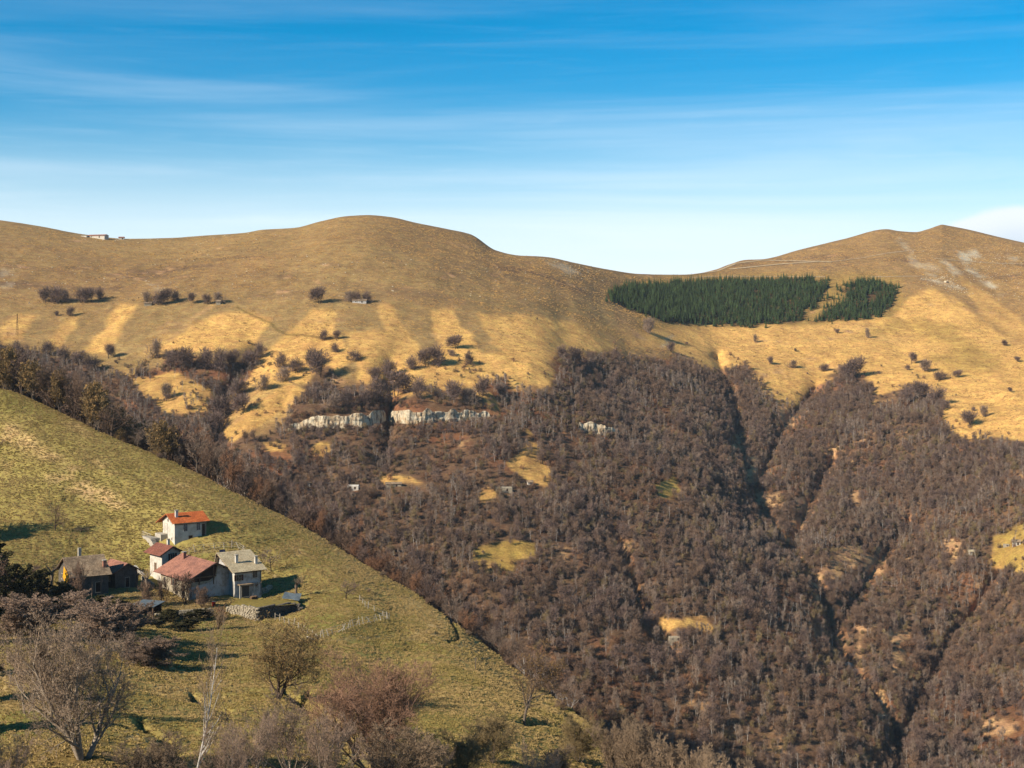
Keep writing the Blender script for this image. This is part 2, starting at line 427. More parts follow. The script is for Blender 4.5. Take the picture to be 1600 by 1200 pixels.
for line, w, c, a in (([(330, 478), (300, 500), (262, 535)], 2.5, dgold, .7), ([(370, 478), (420, 505), (450, 523), (520, 530)], 2, lin(112, 92, 48), .7), ([(250, 525), (262, 512), (320, 488)], 2, dgold, .4),
                      ([(560, 445), (640, 540)], 3, up2, .2), ([(740, 380), (790, 440), (830, 490)], 4, dgold, .25), ([(960, 450), (1010, 480), (1030, 510)], 3, dgold, .4), ([(1050, 525), (1035, 545)], 3, stone_c, .5)):
    lay(c, a * np.exp(-(dline(uw, vw, line) / w) ** 2))
nA, nB = fbm(FX / 5, FY_ / 5, 71, 3), fbm(FX / 30, FY_ / 30, 73, 3)
col *= (1 + 0.18 * nA + 0.16 * nB)[..., None]

def set_color(o, c):
    a = o.data.color_attributes.new('cover', 'FLOAT_COLOR', 'POINT')
    a.data.foreach_set('color', np.c_[c.reshape(-1, 3), np.ones(c.size // 3)].astype(np.float32).ravel())

def land_material(name, fine, bumpd, spread, terr=0.0):
    m, nt, b = new_mat(name)
    at = nt.nodes.new('ShaderNodeAttribute'); at.attribute_name = 'cover'
    a = noise(nt, fine, 6, 0.7); c = noise(nt, fine * 0.17, 5, 0.65)
    f = math_node(nt, 'MULTIPLY', ramp(nt, a, (0.25, 0.75, 1 - spread, 1 + spread)), ramp(nt, c, (0.25, 0.75, 1 - spread * 0.6, 1 + spread * 0.6)))
    if terr:
        e = noise(nt, 1.0, 5, 0.7, stretch=(0.16, 0.9, 0.9)); g_ = noise(nt, 2.2, 3, 0.6)
        f = math_node(nt, 'MULTIPLY', f, math_node(nt, 'MULTIPLY', ramp(nt, e, (0.3, 0.7, 1 - terr, 1 + terr)), ramp(nt, g_, (0.3, 0.7, 1 - terr * 0.7, 1 + terr * 0.7))))
    vm = nt.nodes.new('ShaderNodeVectorMath'); vm.operation = 'SCALE'
    nt.links.new(at.outputs['Color'], vm.inputs[0]); nt.links.new(f, vm.inputs['Scale'])
    hsn = nt.nodes.new('ShaderNodeHueSaturation')
    nt.links.new(ramp(nt, c, (0.3, 0.7, 0.492, 0.508)), hsn.inputs['Hue'])
    nt.links.new(vm.outputs[0], hsn.inputs['Color']); nt.links.new(hsn.outputs[0], b.inputs['Base Color'])
    bump(nt, b, a, bumpd)
    b.inputs['Specular IOR Level'].default_value = 0.05
    return m
far_mat = land_material('mountain_grass', 0.8, 0.6, 0.24, 0.24)
far = mesh_obj('mountainside', np.stack([FX, FY_, FZ], -1).reshape(-1, 3), grid_faces(*FU.shape), [far_mat], smooth_shade=True)
set_color(far, col)
tag(far, 'golden grass mountainside across the valley with bare woods lower down', kind='structure')

# ------------------------------------------------------------------ terrain: the near spur with the hamlet
crest = pchip([-400, -200, 0, 100, 170, 250, 330, 400, 480, 560, 640, 700, 760, 800, 860, 920, 980, 1040, 1150, 1300],
              [600, 580, 607, 648, 681, 713, 751, 786, 826, 876, 922, 963, 1010, 1041, 1086, 1132, 1186, 1240, 1330, 1460])
NEAR = [(-300, 592, 405), (0, 607, 400), (170, 681, 375), (330, 751, 355), (480, 826, 338), (640, 922, 306), (760, 1010, 272), (860, 1086, 236), (920, 1132, 208), (1000, 1205, 176), (1150, 1330, 140), (1300, 1460, 110),
        (285, 850, 317), (350, 845, 319), (290, 935, 289), (390, 935, 290), (130, 930, 286), (60, 800, 332), (0, 700, 370), (-200, 800, 330), (540, 985, 256), (450, 965, 272), (700, 990, 268), (600, 1080, 213), (300, 1010, 240),
        (300, 1100, 172), (100, 1100, 152), (100, 1200, 106), (400, 1200, 116), (600, 1200, 128), (800, 1190, 152), (0, 1000, 226), (-200, 1000, 215), (-200, 1300, 85), (0, 1500, 52), (500, 1500, 62), (900, 1500, 84), (800, 1120, 196), (1250, 1500, 100)]
gY = tps([(u, v, math.log(y)) for u, v, y in NEAR], 2e-4)
DITCH = [([(445, 1082), (470, 1092), (482, 1085)], 3.0, 1.6), ([(455, 1088), (500, 1110), (540, 1140), (560, 1170)], 5, 1.3), ([(300, 1085), (330, 1100), (355, 1108)], 4, 1.2), ([(218, 1130), (250, 1150), (280, 1180), (290, 1210)], 6, 1.6),
         ([(700, 962), (712, 985), (716, 998), (700, 1003)], 2.2, 1.2), ([(683, 990), (712, 1001)], 2.5, 0.6), ([(765, 1010), (800, 1032), (812, 1040)], 2.5, 0.9), ([(820, 1134), (850, 1134), (875, 1140), (900, 1150)], 4, 1.2), ([(885, 1118), (905, 1135), (920, 1155)], 4, 1.5)]
PADS = [(285, 842, 26, 11), (350, 928, 70, 14), (150, 925, 60, 14)]
def near_surface(u, v):
    vc = crest(u)
    k = np.clip((v - vc) / 60, 0, 1)
    y = np.exp(gY(u, v) + 0.02 * (1 - np.sqrt(k)))
    x = y * (u - 800) / F
    z = y * (HZ - v) / F
    a = smooth(v - vc, 3, 50)
    z = z + a * (0.9 * fbm(x / 22, y / 22, 83, 3)) + (0.25 + 0.75 * a) * (0.30 * fbm(x / 3.5, y / 3.5, 85, 3) + 0.16 * fbm(x / 0.9, y / 0.9, 87, 2))
    for line, w, dep in DITCH:
        z = z - dep * np.exp(-(dline(u, v, line) / w) ** 2)
    # lynchet steps across the lower meadow
    st = fbm(x / 30, y / 12, 91, 3)
    z = z + 0.35 * np.sin(6 * st + y / 3.2) * smooth(v, 1000, 1080) * 0.6
    z = z + 0.10 * np.sin(2 * st + z * 2.6) * a * (1 - smooth(v, 950, 1050))
    return x, y, z
us2 = np.r_[np.arange(-400, -30, 12), np.arange(-30, 1010, 2.2), np.arange(1010, 1300, 8)]
Q1, Q0 = 330, 40
U2, T2 = np.meshgrid(us2, np.linspace(0, 1, Q1))
CR2 = crest(U2) + 2.6 * fbm(U2 / 40, U2 * 0, 171, 4)
V2 = CR2 + (1500 - CR2) * (0.1 * T2 ** 2 + 0.9 * T2 ** 1.15)
X2, Y2, Z2 = near_surface(U2, V2)
bx, by, bz = [], [], []
for i in range(Q0, 0, -1):
    s = 0.8 * i ** 1.55
    yy = Y2[0] + s; xx = yy * (us2 - 800) / F
    bx.append(xx); by.append(yy)
    bz.append(Z2[0] + Z2[0] / Y2[0] * s * np.exp(-s / 10) - 0.47 * (s - 3 * (1 - np.exp(-s / 3))) + 0.5 * fbm(xx / 8, yy / 8, 93, 3) * min(1, s / 8))
NX, NY, NZ = np.vstack([bx, X2]), np.vstack([by, Y2]), np.vstack([bz, Z2])
NU = np.vstack([np.repeat(us2[None], Q0, 0), U2]); NV = np.vstack([np.repeat(V2[:1], Q0, 0), V2])
back = np.zeros(NU.shape, bool); back[:Q0] = True
uw = NU + 10 * fbm(NX / 9, NY / 9, 101, 3); vw = NV + 5 * fbm(NX / 9, NY / 9, 103, 3)
mead = lin(168, 148, 84); mead2 = lin(148, 135, 74); straw = lin(216, 178, 122); green = lin(136, 130, 66); brown = lin(120, 92, 58)
col = np.zeros(NU.shape + (3,)) + mead
n1 = fbm(NX / 14, NY / 20, 111, 4); n2 = fbm(NX / 3, NY / 3, 113, 4); n3 = fbm(NX / 40, NY / 40, 117, 3)
lay(mead2, smooth(n1, -0.1, 0.5) * 0.6)
lay(straw, smooth(n2 + 0.6 * n1, 0.25, 0.9) * 0.3)
for p, w in (([(95, 655), (130, 662), (160, 690), (120, 680)], .6), ([(0, 662), (30, 670), (60, 690), (130, 735), (110, 745), (40, 705), (0, 690)], .75), ([(65, 745), (110, 745), (170, 762), (215, 800), (180, 800), (120, 770)], .9),
             ([(0, 715), (30, 730), (10, 740)], .5), ([(120, 695), (150, 705), (190, 740), (170, 740)], .65), ([(262, 747), (285, 750), (298, 763), (275, 762)], .8), ([(450, 850), (465, 852), (485, 868), (465, 866)], .95), ([(555, 905), (580, 920), (585, 935), (565, 925)], .6),
             ([(640, 970), (690, 970), (760, 1020), (820, 1060), (900, 1140), (860, 1110), (780, 1060), (740, 1045), (700, 1005), (650, 995)], .8), ([(250, 1030), (330, 1040), (380, 1080), (310, 1100), (240, 1090)], .6), ([(470, 815), (560, 868), (700, 965), (690, 985), (560, 895)], .55),
             ([(500, 1090), (600, 1100), (640, 1180), (540, 1180)], .7), ([(170, 1130), (240, 1150), (270, 1200), (220, 1180)], .7), ([(0, 1030), (40, 1060), (60, 1100), (0, 1110)], .6), ([(520, 930), (560, 960), (540, 970)], .3)):
    lay(straw, soft(uw, vw, p, 8) * w * smooth(n2, -0.6, 0.3))
for p, w in (([(470, 950), (540, 970), (600, 990), (520, 1000), (480, 980)], .8), ([(240, 950), (360, 960), (400, 1010), (300, 1040), (220, 1020)], .7), ([(0, 1110), (110, 1120), (110, 1160), (0, 1160)], .7), ([(400, 900), (470, 920), (480, 940), (400, 935)], .6),
             ([(480, 1000), (700, 1000), (720, 1010), (520, 1030)], .5), ([(698, 958), (712, 970), (722, 1000), (700, 1008)], .7), ([(0, 605), (40, 625), (80, 650), (0, 640)], .6), ([(215, 850), (300, 860), (380, 850), (390, 900), (210, 900)], .5), ([(600, 1060), (720, 1100), (760, 1160), (640, 1150)], .35)):
    lay(green, soft(uw, vw, p, 10) * w)
lay(brown, np.where(back, 0.85, 0))
lay(brown, soft(uw, vw, [(-400, 1150), (0, 1165), (150, 1150), (230, 1190), (420, 1190), (520, 1210), (900, 1190), (1000, 1200), (1300, 1400), (1300, 1520), (-400, 1520)], 14) * 0.6)
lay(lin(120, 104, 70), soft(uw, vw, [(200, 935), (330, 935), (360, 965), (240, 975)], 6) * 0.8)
for line, w in (([(60, 945), (150, 945), (215, 935), (290, 948), (350, 950)], 7), ([(215, 930), (225, 905), (245, 880), (262, 862)], 4), ([(300, 862), (340, 852), (400, 880), (470, 935)], 2.5), ([(350, 945), (400, 975), (480, 1000), (620, 1000), (700, 1002)], 2.5)):
    lay(lin(168, 142, 104), 0.6 * np.exp(-(dline(uw, vw, line) / w) ** 2))
for line, w, dep in DITCH: lay(lin(96, 76, 48), 0.75 * np.exp(-(dline(NU, NV, line) / (w * 0.8)) ** 2))
col *= (1 + 0.22 * fbm(NX / 1.1, NY / 1.1, 121, 3) + 0.14 * n3)[..., None]
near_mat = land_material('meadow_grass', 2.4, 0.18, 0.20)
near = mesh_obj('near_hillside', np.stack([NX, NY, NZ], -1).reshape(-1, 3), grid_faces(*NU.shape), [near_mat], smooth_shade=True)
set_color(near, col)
tag(near, 'olive meadow slope carrying the hamlet', kind='structure')

def bvh_of(o):
    return BVHTree.FromPolygons([v.co for v in o.data.vertices], [p.vertices for p in o.data.polygons])
BF, BN = bvh_of(far), bvh_of(near)
def ray(u, v, b):
    d = Vector(((u - 800) / F, 1, (HZ - v) / F)).normalized()
    h = b.ray_cast(Vector((0, 0, 0)), d)
    return h[0]
def at_near(u, v):
    for k in range(40):
        h = ray(u, v + k, BN)
        if h: return h
def at_far(u, v): return ray(u, v, BF)
def drop(x, y, b=None):
    h = (b or BN).ray_cast(Vector((x, y, 900)), Vector((0, 0, -1)))
    return h[0]

# ------------------------------------------------------------------ vegetation
def bark(name, c, rnd=0.2): return plain(name, c, 0.3, 4.0, rnd=rnd)
M = {}
M['bark'] = bark('bark_grey', lin(120, 104, 88))
M['bark_dark'] = bark('bark_dark', lin(82, 66, 54))
M['bark_white'] = bark('bark_white', lin(205, 195, 182), 0.12)
M['twig_purple'] = plain('twig_purple', lin(126, 104, 92), 0.2, 0.6, rnd=0.22)
M['twig_grey'] = plain('twig_grey', lin(148, 126, 107), 0.2, 0.6, rnd=0.22)
M['twig_brown'] = plain('twig_brown', lin(134, 108, 88), 0.2, 0.6, rnd=0.25)
M['twig_rust'] = plain('twig_rust', lin(148, 108, 80), 0.2, 0.6, rnd=0.25)
M['twig_olive'] = plain('twig_olive', lin(146, 124, 86), 0.2, 0.6, rnd=0.22)
M['twig_tan'] = plain('twig_tan', lin(152, 128, 102), 0.2, 0.6, rnd=0.2)
M['twig_pale'] = plain('twig_pale', lin(178, 164, 150), 0.2, 0.6, rnd=0.15)
M['dry_leaf'] = plain('dry_leaf', lin(150, 118, 72), 0.3, 0.8, rnd=0.2)
M['spruce'] = plain('spruce_needles', lin(74, 92, 50), 0.35, 0.5, rnd=0.42)
M['spruce_trunk'] = plain('spruce_trunk', lin(84, 66, 52))

def tubes(segs, sides):
    """tapered tubes; segs = list of (p0, p1, r0, r1)"""
    if not len(segs): return np.zeros((0, 3)), np.zeros((0, 4), int)
    S = np.array([(*a, *b, r, q) for a, b, r, q in segs], float)
    p0, p1, r0, r1 = S[:, :3], S[:, 3:6], S[:, 6], S[:, 7]
    d = p1 - p0; d /= np.maximum(np.linalg.norm(d, axis=1, keepdims=True), 1e-9)
    ref = np.where(np.abs(d[:, 2:3]) > 0.9, np.array([[1., 0, 0]]), np.array([[0, 0, 1.]]))
    a = np.cross(d, ref); a /= np.linalg.norm(a, axis=1, keepdims=True)
    b = np.cross(d, a)
    th = np.arange(sides) * 2 * np.pi / sides
    ring = a[:, None] * np.cos(th)[None, :, None] + b[:, None] * np.sin(th)[None, :, None]
    v = np.concatenate([p0[:, None] + ring * r0[:, None, None], p1[:, None] + ring * r1[:, None, None]], 1)
    n = len(S); base = (np.arange(n) * 2 * sides)[:, None]
    j = np.arange(sides); k = (j + 1) % sides
    f = np.stack([base + j, base + k, base + sides + k, base + sides + j], -1).reshape(-1, 4)
    return v.reshape(-1, 3), f

def ribbons(P0, P1, W0, W1, r):
    """flat tapered strips of random roll"""
    P0, P1 = np.asarray(P0, float), np.asarray(P1, float)
    d = P1 - P0; d /= np.maximum(np.linalg.norm(d, axis=1, keepdims=True), 1e-9)
    q = r.normal(size=P0.shape); s = np.cross(d, q); s /= np.maximum(np.linalg.norm(s, axis=1, keepdims=True), 1e-9)
    W0 = np.broadcast_to(W0, len(P0))[:, None]; W1 = np.broadcast_to(W1, len(P0))[:, None]
    v = np.stack([P0 - s * W0, P0 + s * W0, P1 + s * W1, P1 - s * W1], 1).reshape(-1, 3)
    return v, np.arange(len(P0) * 4).reshape(-1, 4)

def join(parts):
    vs, fs, ms, n = [], [], [], 0
    for v, f, m in parts:
        vs.append(v); fs.append(f + n); ms.append(np.full(len(f), m)); n += len(v)
    return np.vstack(vs), np.vstack(fs), np.concatenate(ms)

def far_tree(seed, h, rad, base, n, w=0.075, stems=1, lean=0.0, limb_r=0.07, trunk_r=0.17, up=0.55, fill=0.55, big=1.0):
    """bare tree for a kilometre off: stems, limbs and a haze of twigs.  Crown between base*h and h."""
    r = np.random.default_rng(seed)
    segs = []
    tips = []
    c0 = base * h; ch = h - c0
    for k in range(stems):
        off = r.normal(size=2) * (0.25 * rad if stems > 1 else 0.02)
        a = np.array([off[0] * 0.3, off[1] * 0.3, -0.6]); top = np.array([off[0] * 1.6 + lean, off[1] * 1.6, h * (0.9 if stems == 1 else r.uniform(0.75, 0.95))])
        for i in range(4):
            q0, q1 = a + (top - a) * i / 4 + r.normal(size=3) * 0.08, a + (top - a) * (i + 1) / 4
            segs.append((q0, q1, trunk_r * (1 - i / 4.6), trunk_r * (1 - (i + 1) / 4.6)))
        for i in range(max(5, 9 // stems)):
            tt = r.uniform(max(base - 0.1, 0.08), 0.85); p = a + (top - a) * tt
            an = r.uniform(0, 6.28); L = rad * r.uniform(0.5, 0.95) * (1.15 - tt * 0.6)
            e = p + np.array([math.cos(an) * L, math.sin(an) * L, L * r.uniform(0.5, 1.3)])
            segs.append((p, e, limb_r, limb_r * 0.4)); tips.append(e)
    v1, f1 = tubes(segs, 4)
    # lumpy crown: random lobes on an egg
    nl = 9
    lobes = []
    for i in range(nl):
        an = r.uniform(0, 6.28); q = r.uniform(0.15, 0.75)
        zz = r.uniform(0.15, 0.8)
        lobes.append((math.cos(an) * rad * q * (1.1 - zz * 0.5), math.sin(an) * rad * q * (1.1 - zz * 0.5), c0 + ch * zz, big * rad * r.uniform(0.35, 0.6)))
    L = np.array(lobes)
    i = r.integers(0, nl, n)
    d = r.normal(size=(n, 3)); d /= np.linalg.norm(d, axis=1, keepdims=True)
    rr = r.uniform(fill, 1, n)[:, None]
    p0 = L[i, :3] + d * L[i, 3:4] * rr * [1, 1, 1.1]
    p0[:, 2] = np.where(p0[:, 2] < c0 * 0.7, c0 * 0.7 + r.uniform(0, 0.5, n) * h * 0.4, np.minimum(p0[:, 2], h * 1.0 + r.uniform(-.1, .03, n) * h))
    out = d + np.array([0, 0, up]) + r.normal(size=(n, 3)) * 0.35
    out /= np.linalg.norm(out, axis=1, keepdims=True)
    ln = rad * r.uniform(0.22, 0.5, n)[:, None]
    v2, f2 = ribbons(p0 - out * ln * 0.5, p0 + out * ln * 0.6, w, w * 0.35, r)
    return join([(v1, f1, 0), (v2, f2, 1)])

def spruce(seed, h, rad):
    r = np.random.default_rng(seed)
    v1, f1 = tubes([((0, 0, -0.5), (0, 0, h * 0.95), 0.14, 0.02)], 5)
    P0, P1, W = [], [], []
    tiers = 13
    for i in range(tiers):
        t = i / (tiers - 1); z = h * (0.08 + 0.9 * t); R = rad * (1 - t) ** 0.85 + 0.12
        for k in range(max(5, int(12 * (1 - t) + 4))):
            a = r.uniform(0, 6.28); l = R * r.uniform(0.75, 1.1)
            P0.append((0, 0, z + 0.25 * R)); P1.append((math.cos(a) * l, math.sin(a) * l, z - 0.22 * R + r.uniform(-.1, .1))); W.append(0.16 + 0.16 * R)
    P0.append((0, 0, h * 0.9)); P1.append((0, 0, h * 1.04)); W.append(0.05)
    P0, P1, W = np.array(P0), np.array(P1), np.array(W)
    d = P1 - P0; s = np.cross(d, [0, 0, 1.0]) + 1e-6; s /= np.linalg.norm(s, axis=1, keepdims=True)
    m = P0 * 0.45 + P1 * 0.55; W = W[:, None]
    v2 = np.stack([P0, m - s * W, P1, m + s * W], 1).reshape(-1, 3)
    v2[:, 2] += np.tile([0, -0.06, 0, -0.06], len(P0))
    return join([(v1, f1, 0), (v2, np.arange(len(P0) * 4).reshape(-1, 4), 1)])

def tree_mesh(name, geo, mats):
    v, f, m = geo
    me = mesh_obj(name, v, f, mats, mat_idx=m)
    bpy.data.objects.remove(me)
    return bpy.data.meshes[name] if name in bpy.data.meshes else None

def raw_mesh(name, geo, mats):
    o = mesh_obj(name, geo[0], geo[1], mats, mat_idx=geo[2])
    me = o.data; bpy.data.objects.remove(o, do_unlink=True)
    return me

def place(name, me, p, s=1.0, rz=None, sz=None, parent=None):
    o = bpy.data.objects.new(name, me); COL.objects.link(o)
    o.location = p; o.rotation_euler = (0, 0, random.uniform(0, 6.28) if rz is None else rz)
    o.scale = (s, s, sz or s)
    return o

def scatter(name, P, S, idx, protos, label, cat):
    """one object of uncountable growth: points carrying instances of the geometry of protos"""
    P = np.asarray(P, np.float32)
    me = bpy.data.meshes.new(name); me.vertices.add(len(P)); me.vertices.foreach_set('co', P.ravel())
    a = me.attributes.new('scl', 'FLOAT_VECTOR', 'POINT')
    S = np.asarray(S, np.float32); S = np.stack([S, S, S], -1) if S.ndim == 1 else S
    a.data.foreach_set('vector', S.ravel())
    a = me.attributes.new('rot', 'FLOAT_VECTOR', 'POINT')
    R = np.zeros((len(P), 3), np.float32); R[:, 2] = rng.uniform(0, 6.283, len(P)); R[:, :2] = rng.normal(size=(len(P), 2)) * 0.06
    a.data.foreach_set('vector', R.ravel())
    a = me.attributes.new('idx', 'INT', 'POINT'); a.data.foreach_set('value', np.asarray(idx, np.int32))
    o = bpy.data.objects.new(name, me); COL.objects.link(o)
    g = bpy.data.node_groups.new(name, 'GeometryNodeTree')
    g.interface.new_socket('Geometry', in_out='INPUT', socket_type='NodeSocketGeometry')
    g.interface.new_socket('Geometry', in_out='OUTPUT', socket_type='NodeSocketGeometry')
    gi, go = g.nodes.new('NodeGroupInput'), g.nodes.new('NodeGroupOutput')
    ins = g.nodes.new('GeometryNodeInstanceOnPoints'); ins.inputs['Pick Instance'].default_value = True
    gti = g.nodes.new('GeometryNodeGeometryToInstance')
    for pr in protos:
        oi = g.nodes.new('GeometryNodeObjectInfo'); oi.transform_space = 'ORIGINAL'
        oi.inputs['Object'].default_value = pr; oi.inputs['As Instance'].default_value = False
        g.links.new(oi.outputs['Geometry'], gti.inputs[0])
    g.links.new(gti.outputs[0], ins.inputs['Instance'])
    for nm, ty, sock in (('scl', 'FLOAT_VECTOR', 'Scale'), ('rot', 'FLOAT_VECTOR', 'Rotation'), ('idx', 'INT', 'Instance Index')):
        na = g.nodes.new('GeometryNodeInputNamedAttribute'); na.data_type = ty; na.inputs['Name'].default_value = nm
        g.links.new(na.outputs['Attribute'], ins.inputs[sock])
    g.links.new(gi.outputs[0], ins.inputs['Points']); g.links.new(ins.outputs[0], go.inputs[0])
    mod = o.modifiers.new('growth', 'NODES'); mod.node_group = g
    tag(o, label, cat, kind='stuff')
    return o

# --- prototypes of the far kinds
BEECH = [raw_mesh('bare_tree', far_tree(100 + i, 10, 4.6 + 0.4 * i, 0.05, 1000, 0.085, stems=2 + i % 3, fill=0.35, big=1.2), [M['bark_dark'], M[k]]) for i, k in enumerate(('twig_purple', 'twig_purple', 'twig_grey', 'twig_purple'))]
M['bark_mid'] = bark('bark_mid', lin(158, 142, 126), 0.25)
WOOD = [raw_mesh('bare_tree', far_tree(200 + i, 10, (3.3, 2.4, 2.7, 3.6, 2.2, 3.0)[i], (0.12, 0.3, 0.2, 0.12, 0.35, 0.15)[i], (560, 300, 340, 600, 240, 420)[i], 0.07, stems=(1, 4, 3, 2, 5, 3)[i], big=(1.25, 1.0, 1.0, 1.25, 0.9, 1.1)[i], up=(0.6, 1.5, 1.3, 0.6, 1.8, 1.0)[i], fill=(0.5, 0.15, 0.2, 0.5, 0.1, 0.3)[i], trunk_r=(0.17, 0.09, 0.1, 0.15, 0.08, 0.1)[i]), [M['bark_dark' if i in (0, 3) else 'bark_mid'], M[k]]) for i, k in enumerate(('twig_purple', 'twig_grey', 'twig_brown', 'twig_brown', 'twig_grey', 'twig_olive'))]
BIRCH = [raw_mesh('birch_tree', far_tree(300 + i, 11, 2.0, 0.3, 240, 0.045, stems=1 + i, limb_r=0.035, trunk_r=0.075, up=1.3, fill=0.2), [M['bark_white'], M[k]]) for i, k in enumerate(('twig_brown', 'twig_grey'))]
SHRUB = [raw_mesh('bare_shrub', far_tree(400 + i, 2.6, 1.8, 0.02, 170, 0.06, stems=2, limb_r=0.03, trunk_r=0.05, up=0.8, fill=0.3), [M['bark_dark'], M[k]]) for i, k in enumerate(('twig_rust', 'twig_brown', 'twig_olive', 'twig_purple'))]
SPRUCES = [raw_mesh('spruce_tree', spruce(500 + i, 9, 1.9 + 0.15 * i), [M['spruce_trunk'], M['spruce']]) for i in range(3)]

# --- the woods on the mountainside
A = np.stack([FX, FY_, FZ], -1)
e1 = A[1:, :-1] - A[:-1, :-1]; e2 = A[:-1, 1:] - A[:-1, :-1]
area = np.linalg.norm(np.cross(e1, e2), axis=-1)[R0:]
gu, gv = FU[R0:-1, :-1], FV[R0:-1, :-1]
gx, gy = FX[R0:-1, :-1], FY_[R0:-1, :-1]
uw = gu + 9 * fbm(gx / 25, gy / 25, 131, 3); vw = gv - 8 + 6 * fbm(gx / 25, gy / 25, 137, 3)
inside = smooth(soft(uw, vw, FOREST, 24) + 0.55 * fbm(gx / 20, gy / 20, 143, 4), 0.42, 0.72)
for p in OPEN:
    for dv in (0, 7, 13): inside *= 1 - soft(gu + 3 * fbm(gx / 9, gy / 9, 5, 2), gv - dv, p, 6) * smooth(fbm(gx / 8, gy / 8, 177, 3), -0.55, -0.05)
for p in SCAR:
    q_ = 0.35 + 0.6 * smooth(fbm(gx / 7, gy / 7, 179, 3), -0.2, 0.25)
    for dv in (0, 6, 12): inside *= 1 - q_ * soft(gu, gv - dv, p, 5)
hidden = (gv > crest(gu) + 45) & (gu < 1000)
inview = (gu > -60) & (gu < 1660) & (gv < 1290) & ~hidden
clump = fbm(gx / 38, gy / 38, 141, 4)
belt = smooth(gv, 690, 730) + smooth(gu, 860, 930)           # thinner, with glades, below the left pastures
dens = inside * np.where(belt > 0.5, 0.22 + 0.78 * smooth(clump, -0.35, 0.35), 0.12 + 0.88 * smooth(clump, -0.3, 0.3))
scrubby = soft(gu, gv, [(420, 660), (900, 670), (900, 770), (620, 790), (420, 740)], 20)
dens = dens * (1 - 0.55 * scrubby)
for line, w, amp in GULLIES[:5]: dens = dens * (1 - 0.85 * np.exp(-(dline(gu + 6 * clump, gv - 4, line) / 9) ** 2))

CLIFF = [[(455, 648), (600, 642), (765, 638), (765, 652), (700, 664), (600, 670), (455, 674)], [(905, 660), (955, 664), (966, 680), (905, 680)]]
for p in CLIFF:
    for dv in (-2, 4, 8): dens *= 1 - 0.93 * soft(gu, gv - dv, p, 2)
def pick(w, n, jitter=True):
    w = (w * area * inview).ravel(); cs = np.cumsum(w)
    k = np.searchsorted(cs, rng.uniform(0, cs[-1], n))
    i, j = np.unravel_index(np.minimum(k, w.size - 1), area.shape)
    a, b = rng.uniform(0, 1, (2, n, 1))
    i = i + R0
    p = A[i, j] * (1 - a) * (1 - b) + A[i + 1, j] * a * (1 - b) + A[i, j + 1] * (1 - a) * b + A[i + 1, j + 1] * a * b
    return p, FU[i, j], FV[i, j], w.sum()
_, _, _, tot = pick(dens, 10)
nt_ = int(tot / 7)
P, pu, pv, _ = pick(dens, nt_)
# keep trees from standing in each other
cell = {}
keep = []
for n_, (x, y, z) in enumerate(P):
    k = (int(x // 2.9), int(y // 2.9))
    if k in cell: continue
    cell[k] = 1; keep.append(n_)
P, pu, pv = P[keep], pu[keep], pv[keep]
patch = fbm(P[:, 0] / 45, P[:, 1] / 45, 151, 3)
bpatch = fbm(P[:, 0] / 60, P[:, 1] / 30, 157, 3)
rnd = rng.uniform(0, 1, len(P))
kind = np.where(patch > 0.2, np.array([0, 0, 3, 1])[rng.integers(0, 4, len(P))], np.where(patch < -0.2, np.array([4, 5, 1, 4])[rng.integers(0, 4, len(P))], rng.integers(0, 6, len(P))))
kind = np.where((bpatch > 0.05) & (rnd < 0.45) | (rnd < 0.10), 6 + (rnd * 1000).astype(int) % 2, kind)
kind = np.where((pv < 690) & (pu < 900) & (kind < 6), np.array([0, 0, 0, 3])[rng.integers(0, 4, len(P))], kind)
size = rng.uniform(0.42, 0.95, len(P)) * np.where(patch > 0.15, 1.1, 0.9)
ALLW = WOOD + BIRCH
# the 300 that stand nearest and in view are trees of their own
dist = np.linalg.norm(P, axis=1)
score = size / dist * np.where((gu.min() < pu) & (pu > 10) & (pu < 1590) & (pv < 1195) & ((pu > 1000) | (pv < crest(pu) - 14)), 1, 0)
near_first = set(np.argsort(-score)[:290].tolist())
proto_obj = {}
labels = {'bare': 'leafless grey-brown tree in the dense bare wood on the lower valley side', 'birch': 'pale-stemmed leafless birch in the dense bare wood on the lower valley side'}
def zone_of(u, v):
    if v < 720: return 'around the white cliff' if u < 800 else 'below the spruce slope'
    if u < 1000: return 'just over the spur crest' if v > crest(u) - 70 else 'around the grass glades'
    g_ = float(np.interp(v, [560, 640, 780, 865, 925, 990, 1060, 1130, 1250], [1120, 1150, 1178, 1240, 1285, 1300, 1345, 1392, 1410]))
    side = 'left' if u < g_ else 'right'
    return f'{side} of the stream gully' + (', low down' if v > 1080 else '')
WC = ('purplish', 'greyish', 'brown', 'dark brown', 'grey', 'olive', 'white-stemmed', 'twin-stemmed pale')
def zone_label(k, u, v, s):
    return f"{'tall' if s > 0.8 else 'middling' if s > 0.62 else 'low'} {WC[k]} leafless {'tree' if k < 6 else 'birch'} in the valley wood {zone_of(u, v)}"
rest = []
for n_ in range(len(P)):
    k = int(kind[n_])
    if n_ in near_first or k not in proto_obj:
        o = place('bare_tree' if k < 6 else 'birch_tree', ALLW[k], P[n_], size[n_])
        tag(o, zone_label(k, pu[n_], pv[n_], size[n_]), 'tree', ('bare trees of the valley wood, ' if k < 6 else 'birches of the valley wood, ') + zone_of(pu[n_], pv[n_]))
        proto_obj.setdefault(k, o)
    else: rest.append(n_)
rest = np.array(rest)
scatter('bare_woodland', P[rest], size[rest], kind[rest], [proto_obj[k] for k in range(8)], 'mass of leafless grey-brown wood covering the far valley sides', 'woodland')
print('forest', len(P))

